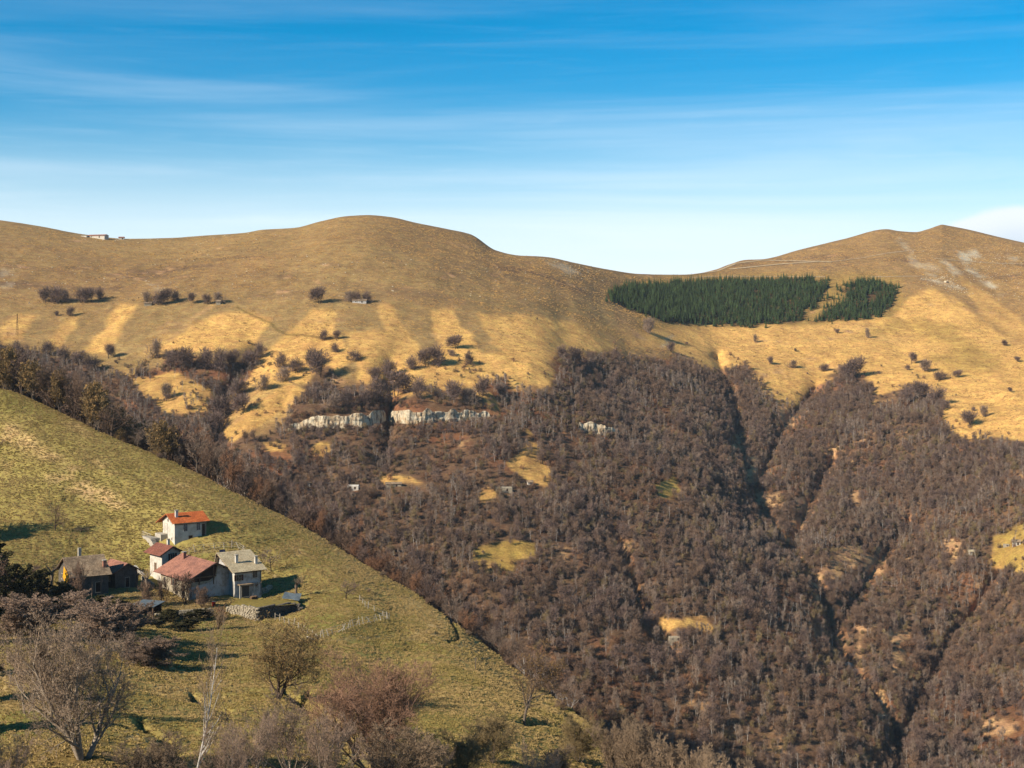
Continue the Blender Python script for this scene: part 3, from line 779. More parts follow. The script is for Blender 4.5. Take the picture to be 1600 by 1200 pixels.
# --- low scrub and bracken under and around the woods
sd_ = (inside + 0.3 * soft(uw, vw, FOREST, 40)) * 0.8 + 0.25 * soft(gu, gv, [(180, 560), (900, 560), (900, 700), (180, 700)], 20) * smooth(clump, 0.0, 0.4)
sd_ = sd_ * (0.4 + smooth(fbm(gx / 18, gy / 18, 161, 3), -0.1, 0.4))
for p in CLIFF: sd_ *= 1 - soft(gu, gv, p, 2)
for p in OPEN: sd_ *= 1 - 0.7 * soft(gu, gv, p, 3)
heath = 0.22 * smooth(fbm(gx / 50, gy / 22, 167, 4), 0.0, 0.5) * soft(gu, gv, [(-60, 395), (400, 385), (700, 380), (950, 440), (960, 470), (880, 490), (500, 480), (-60, 470)], 15)
sd_ = np.maximum(sd_, heath)
SP, su, sv, stot = pick(sd_, 24000)
edge_ = []
for line, n_, j_ in (([(450, 657), (490, 646), (560, 638), (606, 634), (650, 632), (670, 624), (710, 634), (768, 637)], 130, 2), ([(450, 673), (560, 668), (640, 664), (768, 655)], 110, 2), ([(903, 655), (950, 658), (970, 672)], 30, 2), ([(903, 676), (950, 682), (970, 684)], 26, 2)):
    L_ = np.array(line, float); s_ = np.r_[0, np.cumsum(np.hypot(*np.diff(L_, axis=0).T))]; t_ = rng.uniform(0, s_[-1], n_)
    for a_, b_ in zip(np.interp(t_, s_, L_[:, 0]) + rng.normal(size=n_) * j_, np.interp(t_, s_, L_[:, 1]) + rng.normal(size=n_) * j_):
        h_ = at_far(a_, b_)
        edge_.append((h_.x, h_.y - (3.5 if b_ > 658 else 1.0), h_.z - 0.2))
SP = np.vstack([SP, np.array(edge_)]); su = np.r_[su, np.full(len(edge_), 600)]; sv = np.r_[sv, np.full(len(edge_), 650)]
sk = np.clip((2 + 2.2 * fbm(SP[:, 0] / 30, SP[:, 1] / 30, 163, 2) + rng.normal(size=len(SP)) * 0.9).astype(int), 0, 3)
shrub0 = []
for k, (u, v) in enumerate(((345, 615), (690, 655), (905, 592), (1305, 517))):
    p = at_far(u, v)
    o = place('bare_shrub', SHRUB[k], p, 1.2); shrub0.append(o)
tag(shrub0[0], 'low rusty shrub on the open slope between the left beech clumps', 'shrub')
tag(shrub0[1], 'low brown shrub on the grass under the small beeches above the cliff', 'shrub')
tag(shrub0[2], 'low olive shrub where the golden spur meets the wood', 'shrub')
tag(shrub0[3], 'tiny dark shrub alone on gold grass right below the spruces', 'shrub')
scatter('scrub', SP, rng.uniform(0.35, 1.25, len(SP)) * np.where(sv < 495, 0.35, 1), sk, shrub0, 'rusty and brown scrub and bracken between the bare trees', 'scrub')

# --- spruce plantation
sm = np.zeros(gu.shape)
gu_, gv_2 = gu + 7 * fbm(gx / 12, gy / 12, 181, 3), gv + 3 * fbm(gx / 12, gy / 12, 183, 3)
for p in SPRUCE: sm = np.maximum(sm, soft(gu_, gv_2, p, 2.5))
for p in SPRUCE: sm = np.maximum(sm, 0.05 * soft(gu, gv, wider(p, 1.05), 5))
sm *= 1 - soft(gu, gv, [(1134, 478), (1139, 474), (1141, 486), (1137, 490)], 2)
sm *= 1 - soft(gu, gv, [(1355, 462), (1366, 458), (1368, 474), (1358, 478)], 3)
sm2 = soft(gu, gv, [(1285, 470), (1310, 445), (1330, 440), (1325, 480), (1290, 495)], 6) * 0.12
TP, tu, tv, ttot = pick(np.maximum(sm, sm2), int(((sm * area * inview).sum()) / 7))
cell = {}; keep = []
for n_, (x, y, z) in enumerate(TP):
    k = (int(x // 2.9), int(y // 2.9))
    if k in cell: continue
    cell[k] = 1; keep.append(n_)
TP, tu, tv = TP[keep], tu[keep], tv[keep]
ts = 0.9 * rng.uniform(0.6, 1.15, len(TP)) * np.where(sm2[0, 0] > 1, 1, 1)
front = np.full(len(TP), -1e9)
cols = {}
for n_ in range(len(TP)):
    c = int(tu[n_] // 3)
    cols.setdefault(c, []).append(n_)
rank = np.zeros(len(TP))
for c, l in cols.items():
    l.sort(key=lambda q: -tv[q])
    for r_, q in enumerate(l): rank[q] = r_
order = np.argsort(rank + 0.01 * np.arange(len(TP)) / len(TP))
single = set(order[:285].tolist())
pobj, rest = [], []
for q in order:
    if q in single:
        o = place('spruce_tree', SPRUCES[len(pobj) % 3], TP[q], ts[q])
        inl = tu[q] < 1260
        lone = 1262 < tu[q] < 1325 and tv[q] < 496
        tag(o, ('young' if ts[q] < 0.75 else 'larger') + ' spruce scattered on grass between the two plantation blocks' if lone else f"{'tall' if ts[q] > 0.9 else 'middling' if ts[q] > 0.7 else 'short'} dark green spruce on the {'large' if inl else 'small'} block's lower edge, {('left end', 'left half', 'middle', 'right half', 'right end')[int(np.clip((tu[q] - (948 if inl else 1262)) / (310 if inl else 140) * 5, 0, 4))]}", 'spruce',
            'scattered spruces' if lone else 'spruces edging the large block' if inl else 'spruces edging the small block')
        pobj.append(o)
    else: rest.append(q)
rest = np.array(rest)
scatter('spruce_plantation', TP[rest], ts[rest], rng.integers(0, 3, len(rest)), pobj[:3], 'dense dark green spruce plantation in a block below the pass', 'plantation')
print('spruce', len(TP))

# --- beeches one can count on the pastures: (u, v of the foot, height px, width px, kind, label)
LONE = [(70, 473, 26, 24, 0), (88, 474, 28, 30, 1), (103, 472, 20, 18, 2), (128, 473, 24, 26, 1), (142, 472, 24, 26, 0), (155, 468, 20, 18, 3), (109, 494, 17, 16, 1), (88, 494, 9, 9, 0),
        (232, 475, 20, 20, 2), (247, 476, 23, 24, 1), (262, 474, 25, 24, 0), (274, 470, 18, 18, 3), (301, 473, 17, 17, 0), (324, 475, 18, 16, 1), (343, 473, 17, 20, 2),
        (499, 474, 28, 30, 0), (545, 471, 17, 18, 2), (556, 472, 18, 20, 1), (572, 472, 17, 20, 3),
        (506, 532, 18, 18, 1), (526, 531, 16, 15, 0), (523, 551, 16, 17, 3), (556, 564, 18, 24, 1), (713, 545, 23, 30, 0), (707, 556, 10, 15, 2), (733, 569, 20, 20, 1), (667, 572, 30, 34, 0), (684, 571, 34, 32, 1), (642, 577, 22, 24, 3),
        (1048, 549, 17, 14, 1), (1013, 520, 24, 24, 2), (1425, 568, 19, 16, 0), (1418, 578, 9, 10, 1), (1446, 580, 19, 24, 2), (1287, 580, 13, 18, 1), (1515, 664, 24, 32, 0), (1538, 651, 18, 16, 2), (1309, 521, 8, 8, 0), (1356, 528, 16, 9, 2), (1470, 594, 15, 26, 1), (1498, 590, 13, 18, 0), (1578, 613, 9, 8, 0),
        (1238, 575, 13, 16, 2), (1203, 570, 14, 12, 0), (1181, 535, 13, 9, 2), (1243, 549, 6, 6, 1), (1570, 540, 10, 12, 1), (1590, 565, 9, 12, 0), (1521, 642, 8, 8, 3),
        (285, 580, 40, 42, 0), (320, 577, 34, 36, 1), (345, 578, 36, 34, 3), (362, 575, 30, 30, 0), (270, 576, 30, 26, 1), (241, 560, 30, 24, 2), (405, 560, 26, 22, 1), (392, 572, 26, 26, 0), (440, 575, 26, 22, 3), (463, 582, 24, 26, 1), (500, 590, 46, 40, 0), (487, 572, 30, 26, 1), (442, 596, 24, 28, 2),
        (170, 560, 24, 20, 0), (75, 556, 24, 26, 1), (98, 566, 26, 28, 3), (125, 572, 26, 30, 0), (145, 580, 26, 30, 1), (260, 622, 24, 24, 2), (606, 590, 30, 28, 1), (585, 598, 26, 28, 0), (620, 620, 44, 46, 0), (590, 628, 40, 40, 3), (753, 618, 32, 30, 1), (710, 628, 36, 34, 0), (782, 622, 24, 20, 0), (735, 632, 26, 30, 2), (568, 634, 26, 26, 1), (540, 634, 28, 30, 3), (655, 622, 34, 30, 1), (518, 640, 24, 30, 2),
        (380, 645, 32, 34, 0), (350, 655, 40, 44, 1), (335, 672, 30, 36, 3), (372, 620, 30, 30, 1), (410, 610, 24, 24, 2), (1340, 590, 34, 36, 0), (1325, 592, 26, 28, 1), (1437, 622, 28, 36, 0), (1462, 632, 30, 30, 1), (1415, 628, 28, 32, 3), (880, 560, 22, 22, 1), (897, 566, 26, 26, 0), (962, 560, 18, 16, 3)]
def spot(u, v):
    if v < 480 and u < 600:
        return ('in the leftmost high-pasture clump' if u < 110 else 'in the second high-pasture clump' if u < 160 else 'in the long clump by pale stones' if u < 280 else
                'alone right of the long beech clump' if u < 310 else 'beside the small stone hut' if u < 360 else 'alone below the rounded summit' if u < 520 else 'in the row hiding a grey hut')
    if v < 500 and u < 120: return 'just below the second beech clump'
    if u < 200: return 'in the belt behind the ridge wood'
    if u < 475: return 'in the belt under striped pasture'
    if u < 535 and v < 555: return 'on gold stripes above the belt'
    if u < 530: return 'left of the cliff top'
    if u < 800 and v < 580: return 'on gold pasture above the cliff'
    if u < 800: return 'along the white cliff top'
    if u < 1000: return 'on the golden middle spur'
    if u < 1100: return 'under the left spruce block end'
    if v < 600: return 'on gold slope below the spruces'
    return 'at the right slope wood edge'
KN = ('purple-brown', 'dark purple-brown', 'greyish', 'deep brown')
seen_lab = {}
for u, v, hp, wp, k in LONE:
    p = at_far(u, v)
    if p is None: continue
    s = p.y / F
    o = place('beech_tree' if hp > 12 else 'bare_bush', BEECH[k], p - Vector((0, 0, 0.2)), wp * s / (2 * (4.6 + 0.4 * k) * 0.95), sz=hp * s / 10)
    szw = 'tall' if hp >= 28 else 'middling' if hp >= 18 else 'small' if hp > 12 else 'tiny'
    wide = ' broad' if wp > hp * 1.12 else ' narrow' if wp < hp * 0.9 else ' round'
    seen_lab.setdefault((szw, wide, hp > 12, spot(u, v)), []).append((u, o))
    o['category'] = 'tree' if hp > 12 else 'bush'; o['group'] = 'lone trees and clumps on the mountain pastures'
ORD = ('first', 'second', 'third', 'fourth', 'fifth', 'sixth', 'seventh', 'eighth', 'ninth', 'tenth', 'eleventh', 'twelfth')
for (szw, wide, big_, sp_), l in seen_lab.items():
    l.sort(key=lambda q: q[0])
    for i, (u, o) in enumerate(l):
        pos = '' if len(l) == 1 else f', {ORD[i]} from left'
        o['label'] = f"{szw}{wide} bare {'beech' if big_ else 'bush'} {sp_}{pos}"

# ------------------------------------------------------------------ rock cliff, roads, stones on the mountain
def cliff_mat():
    m, nt, b = new_mat('limestone')
    a = noise(nt, 1.0, 6, 0.75, stretch=(0.55, 0.55, 0.10)); c = noise(nt, 0.25, 5, 0.7); d = noise(nt, 1.0, 5, 0.7, stretch=(0.15, 0.15, 1.1))
    k = mixc(nt, ramp(nt, c, (0.4, 0.65)), tuple(lin(222, 207, 176)), tuple(lin(202, 170, 128)))
    k = mixc(nt, ramp(nt, a, (0.50, 0.60)), k, tuple(lin(116, 100, 84)))
    k = mixc(nt, math_node(nt, 'MULTIPLY', ramp(nt, d, (0.55, 0.7)), 0.7), k, tuple(lin(120, 104, 84)))
    nt.links.new(k, b.inputs['Base Color']); bump(nt, b, a, 0.8)
    return m
M['limestone'] = cliff_mat()
M['gravel'] = plain('road_gravel', lin(190, 164, 126), 0.3, 0.3)
def cliff(name, top, bot, label, seed):
    """a weathered rock face standing out of the slope: columns of displaced points between an upper and a lower edge"""
    n, m = 210, 14
    tt = np.linspace(0, 1, n)
    def along(line):
        L = np.array(line, float); s = np.r_[0, np.cumsum(np.hypot(*np.diff(L, axis=0).T))]; s /= s[-1]
        return np.interp(tt, s, L[:, 0]), np.interp(tt, s, L[:, 1])
    tu, tv = along(top); bu, bv = along(bot)
    V_ = []
    for i in range(n):
        b_ = at_far(bu[i], bv[i]); y0 = b_.y - 2.5
        hh = (bv[i] - tv[i]) / F * y0 * 1.0 * (0.60 + 0.32 * (0.5 + vnoise(np.array(i / 13.0), np.array(3.0), seed)))
        for j in range(m + 1):
            q = j / m
            V_.append((b_.x * y0 / b_.y + 0.0, y0 + 1.2 * q, b_.z - 1.0 + (hh + 1.0) * q))
        V_.append((b_.x, y0 + 7, b_.z - 3.0 + hh))
    V_ = np.array(V_).reshape(n, m + 2, 3)
    x, z = V_[..., 0], V_[..., 2]
    e = np.minimum(1, np.minimum(np.arange(n), np.arange(n)[::-1]) / 6.0)[:, None]
    rel = 0.7 * np.abs(fbm(x / 6.0, z / 14.0, seed, 3)) + 0.5 * np.floor(3 * fbm(x / 14.0, z / 2.2, seed + 3, 2)) / 3 + 0.5 * fbm(x / 1.5, z / 2.6, seed + 5, 3)
    V_[:, :-1, 1] -= (rel * e)[:, :-1]
    V_[:, :, 2] -= ((1 - e) * 3.0)
    V_[:, :-1, 2] += 0.35 * fbm(x / 2, z / 1.0, seed + 9, 2)[:, :-1]
    i = np.arange(n * (m + 2)).reshape(n, m + 2)
    f = np.stack([i[:-1, :-1], i[1:, :-1], i[1:, 1:], i[:-1, 1:]], -1).reshape(-1, 4)
    o = mesh_obj(name, V_.reshape(-1, 3), f, [M['limestone']])
    return tag(o, label, 'cliff')
cliff('rock_cliff', [(448, 660), (490, 648), (560, 640), (603, 637)], [(448, 670), (490, 668), (560, 666), (603, 660)], 'long pale limestone cliff left of the dark cleft', 3)
cliff('rock_cliff', [(608, 640), (630, 638), (652, 637), (668, 635), (710, 637), (768, 641)], [(608, 660), (640, 660), (665, 658), (700, 657), (768, 651)], 'pale limestone cliff right of the dark cleft', 9)
cliff('rock_cliff', [(903, 657), (925, 655), (950, 660), (970, 672)], [(903, 671), (930, 677), (950, 679), (970, 680)], 'short pale rock outcrop in the wood right of the scree chute', 15)

def strip(name, line, width, mat, lift, label, b=BF):
    pts = []
    for (x1, y1), (x2, y2) in zip(line[:-1], line[1:]):
        k = max(2, int(math.hypot(x2 - x1, y2 - y1) / 4))
        for i in range(k): pts.append((x1 + (x2 - x1) * i / k, y1 + (y2 - y1) * i / k))
    pts.append(line[-1])
    W = [ray(u, v, b) for u, v in pts]; W = [w for w in W if w]
    vs, fs = [], []
    for i, w in enumerate(W):
        d = (W[min(i + 1, len(W) - 1)] - W[max(i - 1, 0)]); d.z = 0; d.normalize()
        s = Vector((-d.y, d.x, 0)); k = width * (0.8 + 0.5 * random.random()) / 2
        for q in (-1, 1):
            g = drop(w.x + s.x * k * q, w.y + s.y * k * q, b)
            vs.append((w.x + s.x * k * q, w.y + s.y * k * q, max(g.z if g else w.z, w.z - 0.6) + lift))
    fs = [(2 * i, 2 * i + 1, 2 * i + 3, 2 * i + 2) for i in range(len(W) - 1)]
    return tag(mesh_obj(name, vs, fs, [mat]), label, kind='structure')
strip('track', [(1075, 430), (1120, 424), (1150, 412), (1190, 407), (1280, 409)], 5.5, M['gravel'], 0.5, 'pale gravel track climbing from the pass')
strip('track', [(1140, 421), (1180, 417), (1220, 413), (1280, 409), (1300, 410)], 5.5, M['gravel'], 0.5, 'lower pale gravel track near the pass')
strip('track', [(1300, 409), (1350, 403), (1385, 396), (1420, 392)], 2.2, M['gravel'], 0.4, 'thin pale track climbing to the shoulder')
strip('track', [(1460, 404), (1500, 408), (1560, 412), (1640, 414)], 2.4, M['gravel'], 0.4, 'thin pale track under the right summit')
strip('track', [(1080, 434), (1130, 432), (1290, 433)], 2.4, M['gravel'], 0.4, 'pale track along the top of the spruces')
strip('track', [(1360, 433), (1420, 432), (1465, 432)], 1.8, M['gravel'], 0.4, 'faint pale track right of the spruces')

def rock(seed, flat=0.6):
    r = np.random.default_rng(seed)
    bm = bmesh.new(); bmesh.ops.create_icosphere(bm, subdivisions=2, radius=0.5)
    k = r.normal(size=(5, 3))
    for v in bm.verts:
        s = 1
        for q in k: s -= 0.16 * max(0, v.co.normalized().dot(Vector(q).normalized()) - 0.35)
        v.co *= s * r.uniform(0.92, 1.08); v.co.z *= flat
    me = bpy.data.meshes.new('boulder'); bm.to_mesh(me); bm.free(); me.materials.append(M['limestone'])
    return me
ROCKS = [rock(i) for i in range(3)]
bould = []
for k, (u, v, s, lab) in enumerate(((1325, 1042, 9, 'big white boulder in the stream gully low in the valley'), (1316, 1038, 5, 'smaller white boulder left of the big one in the gully'), (1478, 441, 6, 'pale boulder among rubble on the right-hand shoulder'),
                                    (1336, 1048, 4, 'small pale rock just right of the big gully boulder'), (1376, 1098, 5, 'pale rock beside the lower stream bed'), (1382, 1122, 5, 'lowest pale rock in the stream bed'))):
    o = place('boulder', ROCKS[k % 3], at_far(u, v), s); tag(o, lab, 'boulder', 'white boulders'); bould.append(o)
w = np.zeros(gu.shape)
for p, q in (([(1420, 385), (1600, 385), (1600, 470), (1440, 450)], 1), ([(1440, 434), (1480, 430), (1510, 455), (1470, 448)], 12), ([(0, 400), (60, 400), (60, 470), (0, 470)], .8), ([(60, 400), (980, 400), (900, 470), (60, 470)], .3), ([(225, 437), (265, 455), (300, 452), (260, 462)], 5), ([(850, 405), (920, 420), (900, 432)], 3), ([(130, 372), (430, 366), (430, 376), (130, 380)], .6), ([(1500, 394), (1530, 394), (1535, 412), (1505, 412)], 6)):
    w = np.maximum(w, soft(gu, gv, p, 8) * q)
RP, _, _, _ = pick(w, 1300)
scatter('loose_stones', RP, rng.uniform(0.5, 1.7, len(RP)) * 1.0, rng.integers(0, 3, len(RP)), bould[:3], 'pale loose stones strewn over the upper pastures', 'stones')

# ------------------------------------------------------------------ houses
class MB:
    def __init__(s): s.v, s.f = [], []
    def add(s, vs, fs):
        n = len(s.v); s.v += [tuple(p) for p in vs]; s.f += [tuple(i + n for i in f) for f in fs]; return s
    def box(s, x0, x1, y0, y1, z0, z1):
        return s.add([(x0, y0, z0), (x1, y0, z0), (x1, y1, z0), (x0, y1, z0), (x0, y0, z1), (x1, y0, z1), (x1, y1, z1), (x0, y1, z1)],
                     [(0, 3, 2, 1), (4, 5, 6, 7), (0, 1, 5, 4), (1, 2, 6, 5), (2, 3, 7, 6), (3, 0, 4, 7)])
    def bar(s, a, b, r, sides=5, r1=None):
        v, f = tubes([(tuple(a), tuple(b), r, r1 or r)], sides)
        n = len(v) // 2
        return s.add(v, [tuple(q) for q in f] + [tuple(range(n - 1, -1, -1)), tuple(range(n, 2 * n))])
    def prism(s, prof, x0, x1):
        """profile of (y, z) pushed along x"""
        n = len(prof)
        return s.add([(x0, y, z) for y, z in prof] + [(x1, y, z) for y, z in prof],
                     [tuple(range(n - 1, -1, -1)), tuple(range(n, 2 * n))] + [(i, (i + 1) % n, (i + 1) % n + n, i + n) for i in range(n)])
    def build(s, name, mat, parent=None):
        return mesh_obj(name, s.v, s.f, [mat], parent)

def wall_mat(name, c, stain, amount=0.5, k=1.0):
    m, nt, b = new_mat(name)
    a = noise(nt, 0.9 * k, 6, 0.7); d = noise(nt, 5.0 * k, 4, 0.6); e = noise(nt, 1.0, 5, 0.7, stretch=(2.5, 2.5, 0.25))
    f = math_node(nt, 'MULTIPLY', ramp(nt, a, (0.42, 0.68)), amount)
    c1 = mixc(nt, f, tuple(c), tuple(stain))
    c1 = mixc(nt, math_node(nt, 'MULTIPLY', ramp(nt, e, (0.5, 0.75)), amount * 0.7), c1, tuple(np.array(stain) * 0.8))
    c2 = mixc(nt, 1.0, c1, (1, 1, 1), 'MULTIPLY')
    nt.links.new(c2, b.inputs['Base Color'])
    bump(nt, b, d, 0.05)
    return m
def tile_mat(name, c1, c2, row=0.4):
    m, nt, b = new_mat(name)
    a = noise(nt, 0.5, 5, 0.7); d = noise(nt, 3.5, 3, 0.6)
    c = mixc(nt, ramp(nt, a, (0.35, 0.65)), tuple(c1), tuple(c2))
    hsn = nt.nodes.new('ShaderNodeHueSaturation'); nt.links.new(c, hsn.inputs['Color'])
    nt.links.new(ramp(nt, d, (0.3, 0.7, 0.72, 1.25)), hsn.inputs['Value'])
    nt.links.new(hsn.outputs[0], b.inputs['Base Color'])
    bump(nt, b, d, 0.06)
    return m
M['white_plaster'] = wall_mat('white_plaster', lin(220, 212, 196), lin(160, 144, 120), 0.55)
M['grey_plaster'] = wall_mat('grey_plaster', lin(200, 196, 188), lin(130, 120, 104), 0.75)
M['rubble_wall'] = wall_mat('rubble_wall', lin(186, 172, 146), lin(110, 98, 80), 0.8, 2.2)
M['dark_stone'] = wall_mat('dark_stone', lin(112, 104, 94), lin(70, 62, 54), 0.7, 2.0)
M['orange_tile'] = tile_mat('orange_tile', lin(226, 124, 66), lin(200, 104, 56))
M['red_tile'] = tile_mat('red_tile', lin(186, 130, 106), lin(148, 104, 88))
M['brown_tile'] = tile_mat('brown_tile', lin(156, 98, 80), lin(134, 86, 70))
M['beige_tile'] = tile_mat('beige_tile', lin(212, 194, 156), lin(190, 170, 134))
M['slate'] = tile_mat('stone_slate', lin(182, 156, 124), lin(130, 110, 88))
M['wood'] = plain('weathered_wood', lin(116, 92, 70), 0.3, 3)
M['dark_wood'] = plain('dark_wood', lin(64, 48, 38), 0.3, 3)
M['grey_wood'] = plain('grey_wood', lin(196, 182, 160), 0.25, 3)
M['pane'] = plain('window_glass', (0.012, 0.014, 0.018), 0.1, 3, rough=0.15, spec=0.5)
M['shutter'] = plain('shutter_paint', lin(84, 54, 42), 0.2, 6)
M['door'] = plain('door_paint', lin(92, 84, 78), 0.2, 6)
M['tarp_yellow'] = plain('yellow_tarp', lin(232, 166, 30), 0.15, 2, rough=0.6)
M['tarp_blue'] = plain('blue_grey_sheet', lin(104, 114, 118), 0.2, 2, rough=0.6)
M['red_paint'] = plain('red_paint', lin(190, 52, 40), 0.15, 4, rough=0.5)
M['concrete'] = plain('concrete', lin(188, 178, 160), 0.2, 2)
M['solar'] = plain('solar_panel', lin(40, 46, 66), 0.1, 4, rough=0.2, spec=0.5)

def roof_slope(mb, x0, x1, ya, za, yb, zb, th=0.10, course=0.42, wig=0.02):
    """tiled slope from ridge (ya, za) to eave (yb, zb): overlapping courses, each cut into tiles along x"""
    L = math.hypot(yb - ya, zb - za); n = max(3, int(L / course))
    ny, nz = -(zb - za) / L, (yb - ya) / L
    if nz < 0: ny, nz = -ny, -nz
    m = max(3, int((x1 - x0) / 0.9))
    for i in range(n):
        for j in range(m):
            t0, t1 = max(0, i / n - 0.02), (i + 1) / n + 0.03
            xa, xb = x0 + (x1 - x0) * j / m, x0 + (x1 - x0) * (j + 1) / m - 0.012
            k = random.uniform(0, wig)
            q = []
            for t_, li in ((t0, 0.0 + k), (t1, 0.055 + k)):
                for hh in (li, li + th):
                    q.append((ya + (yb - ya) * t_ + ny * hh, za + (zb - za) * t_ + nz * hh))
            (a, b, c, d) = q
            mb.add([(xa, *a), (xb, *a), (xa, *b), (xb, *b), (xa, *c), (xb, *c), (xa, *d), (xb, *d)],
                   [(0, 1, 5, 4), (2, 6, 7, 3), (0, 4, 6, 2), (1, 3, 7, 5), (4, 5, 7, 6), (0, 2, 3, 1)])

def house(name, corner, corner_px, rz, L, W, H, rise, wall, roof, label, ov=(0.5, 0.5), ridge_at=0.0, depth=2.5, ovl=None, Yset=None):
    """corner: signs of the local corner that stands at picture point corner_px on the near slope"""
    P_ = at_near(*corner_px) if Yset is None else Vector((Yset * (corner_px[0] - 800) / F, Yset, Yset * (HZ - corner_px[1]) / F))
    c, s = math.cos(rz), math.sin(rz)
    lx, ly = corner[0] * L / 2, corner[1] * W / 2
    e = empty(name, (P_.x - (c * lx - s * ly), P_.y - (s * lx + c * ly), P_.z), rz)
    yr = ridge_at * W / 2
    MB().prism([(-W / 2, -depth), (W / 2, -depth), (W / 2, H), (yr, H + rise), (-W / 2, H)] if ridge_at < 0.99 else [(-W / 2, -depth), (W / 2, -depth), (W / 2, H + rise), (-W / 2, H)], -L / 2, L / 2).build('wall', wall, e)
    mb = MB()
    x0, x1 = -L / 2 - ov[0], L / 2 + ov[0]
    for sg in (-1, 1):
        yw = sg * W / 2
        run = abs(yw - yr)
        if run < 0.3: continue
        sl = rise / run
        o_ = ov[1] if not (ovl and sg == 1) else ovl
        roof_slope(mb, x0, x1, yr, H + rise + 0.03, yw + sg * o_, H - sl * o_ + 0.03)
    r = mb.build('roof', roof, e)
    # rafters / verge boards
    vb = MB()
    for sg in (-1, 1):
        yw = sg * W / 2; run = abs(yw - yr)
        if run < 0.3: continue
        sl = rise / run; o_ = ov[1] if not (ovl and sg == 1) else ovl
        for xx in (x0 + 0.06, x1 - 0.06):
            vb.bar((xx, yr, H + rise - 0.06), (xx, yw + sg * o_ * 0.97, H - sl * o_ * 0.97 - 0.06), 0.07, 4)
    vb.build('verge_board', M['wood'], r)
    for xx in (-1, 1):
        for q in np.linspace(-0.8, 0.8, 5):
            yy = q * W / 2
            zz = H + rise * (1 - abs(yy - yr) / (abs((W / 2 if yy > yr else -W / 2) - yr) + 1e-6)) - 0.12
            MB().box(min(xx * L / 2, xx * (L / 2 + ov[0])), max(xx * L / 2, xx * (L / 2 + ov[0])), yy - 0.07, yy + 0.07, zz - 0.14, zz).build('purlin', M['dark_wood'], r)
    e['_d'] = (L, W, H, rise)
    tag(e, label, 'house')
    return e

def opening(e, face, along, z, w, h, kind='window', shut=None, frame=None):
    """window or door on face '-x' '+x' '-y' '+y' of a house; frame proud of the wall, pane set in it"""
    L, W, H, rise = e['_d']
    name = kind
    fr, pn, sh = MB(), MB(), MB()
    def B(mb, a0, a1, z0, z1, d0, d1):
        sg = 1 if face[0] == '+' else -1
        if face[1] == 'x':
            p, q = sg * (L / 2 + d0), sg * (L / 2 + d1); mb.box(min(p, q), max(p, q), a0, a1, z0, z1)
        else:
            p, q = sg * (W / 2 + d0), sg * (W / 2 + d1); mb.box(a0, a1, min(p, q), max(p, q), z0, z1)
    t_ = 0.09
    B(fr, along - w / 2 - t_, along + w / 2 + t_, z + h, z + h + t_, -0.05, 0.06)
    B(fr, along - w / 2 - t_ - 0.05, along + w / 2 + t_ + 0.05, z - t_, z, -0.05, 0.12)
    B(fr, along - w / 2 - t_, along - w / 2, z, z + h, -0.05, 0.06)
    B(fr, along + w / 2, along + w / 2 + t_, z, z + h, -0.05, 0.06)
    o = fr.build(name, frame or M['grey_wood'], e)
    B(pn, along - w / 2, along + w / 2, z, z + h, -0.05, 0.015)
    pn.build('pane' if kind == 'window' else 'leaf', M['pane'] if kind == 'window' else (shut or M['door']), o)
    if kind == 'window':
        cb = MB(); B(cb, along - 0.025, along + 0.025, z, z + h, 0.015, 0.04); cb.build('glazing_bar', frame or M['grey_wood'], o)
    if shut and kind == 'window':
        for sg in (-1, 1):
            sh = MB(); B(sh, along + sg * (w / 2 + t_ + w / 4) - w / 4, along + sg * (w / 2 + t_ + w / 4) + w / 4, z, z + h, 0.0, 0.09)
            sh.build('shutter', shut, o)
    return o

def chimney(e, x, y, z0, z1, w, mat, cap=True):
    m = MB().box(x - w / 2, x + w / 2, y - w / 2, y + w / 2, z0, z1)
    o = m.build('chimney', mat, e)
    if cap:
        MB().box(x - w / 2 - 0.1, x + w / 2 + 0.1, y - w / 2 - 0.1, y + w / 2 + 0.1, z1 + 0.16, z1 + 0.26).build('chimney_cap', M['concrete'], o)
        lg = MB()
        for a in (-1, 1):
            for b in (-1, 1): lg.box(x + a * w * 0.42 - 0.05, x + a * w * 0.42 + 0.05, y + b * w * 0.42 - 0.05, y + b * w * 0.42 + 0.05, z1, z1 + 0.16)
        lg.build('chimney_leg', M['concrete'], o)
    return o

R = math.radians
# white house with the orange roof
h1 = house('house', (-1, -1), (273, 852), R(35), 7.5, 7.2, 5.1, 1.55, M['white_plaster'], M['orange_tile'], 'white two-storey house with bright orange roof standing alone above the others', ov=(0.7, 0.55), ovl=2.6)
for x in (-1.2, 1.9): opening(h1, '-y', x, 3.0, 0.8, 1.6, 'window', None, M['grey_plaster'])
opening(h1, '-y', 3.1, 0.3, 0.75, 4.0, 'door', M['dark_wood'])
opening(h1, '-y', 0.0, 0.0, 0.9, 1.9, 'door', M['dark_wood'])
opening(h1, '-x', 1.6, 2.2, 1.5, 2.1, 'door', M['white_plaster'])
opening(h1, '-x', -1.9, 1.0, 0.35, 0.5, 'window')
opening(h1, '-x', 0.3, 5.0, 0.5, 0.5, 'window')
chimney(h1, -2.6, -1.7, 5.4, 7.4, 0.6, M['white_plaster'])
tr = MB().box(-5.4, -3.755, 0.6, 4.2, -2.0, 2.0).build('terrace', M['concrete'], h1)
MB().box(-7.6, -5.4, 1.2, 6.8, -2.0, 1.2).build('terrace_step', M['concrete'], h1)
rl = MB()
for i in range(7): rl.bar((-7.5, 1.3 + 0.9 * i, 1.2), (-7.5, 1.3 + 0.9 * i, 2.2), 0.05, 5)
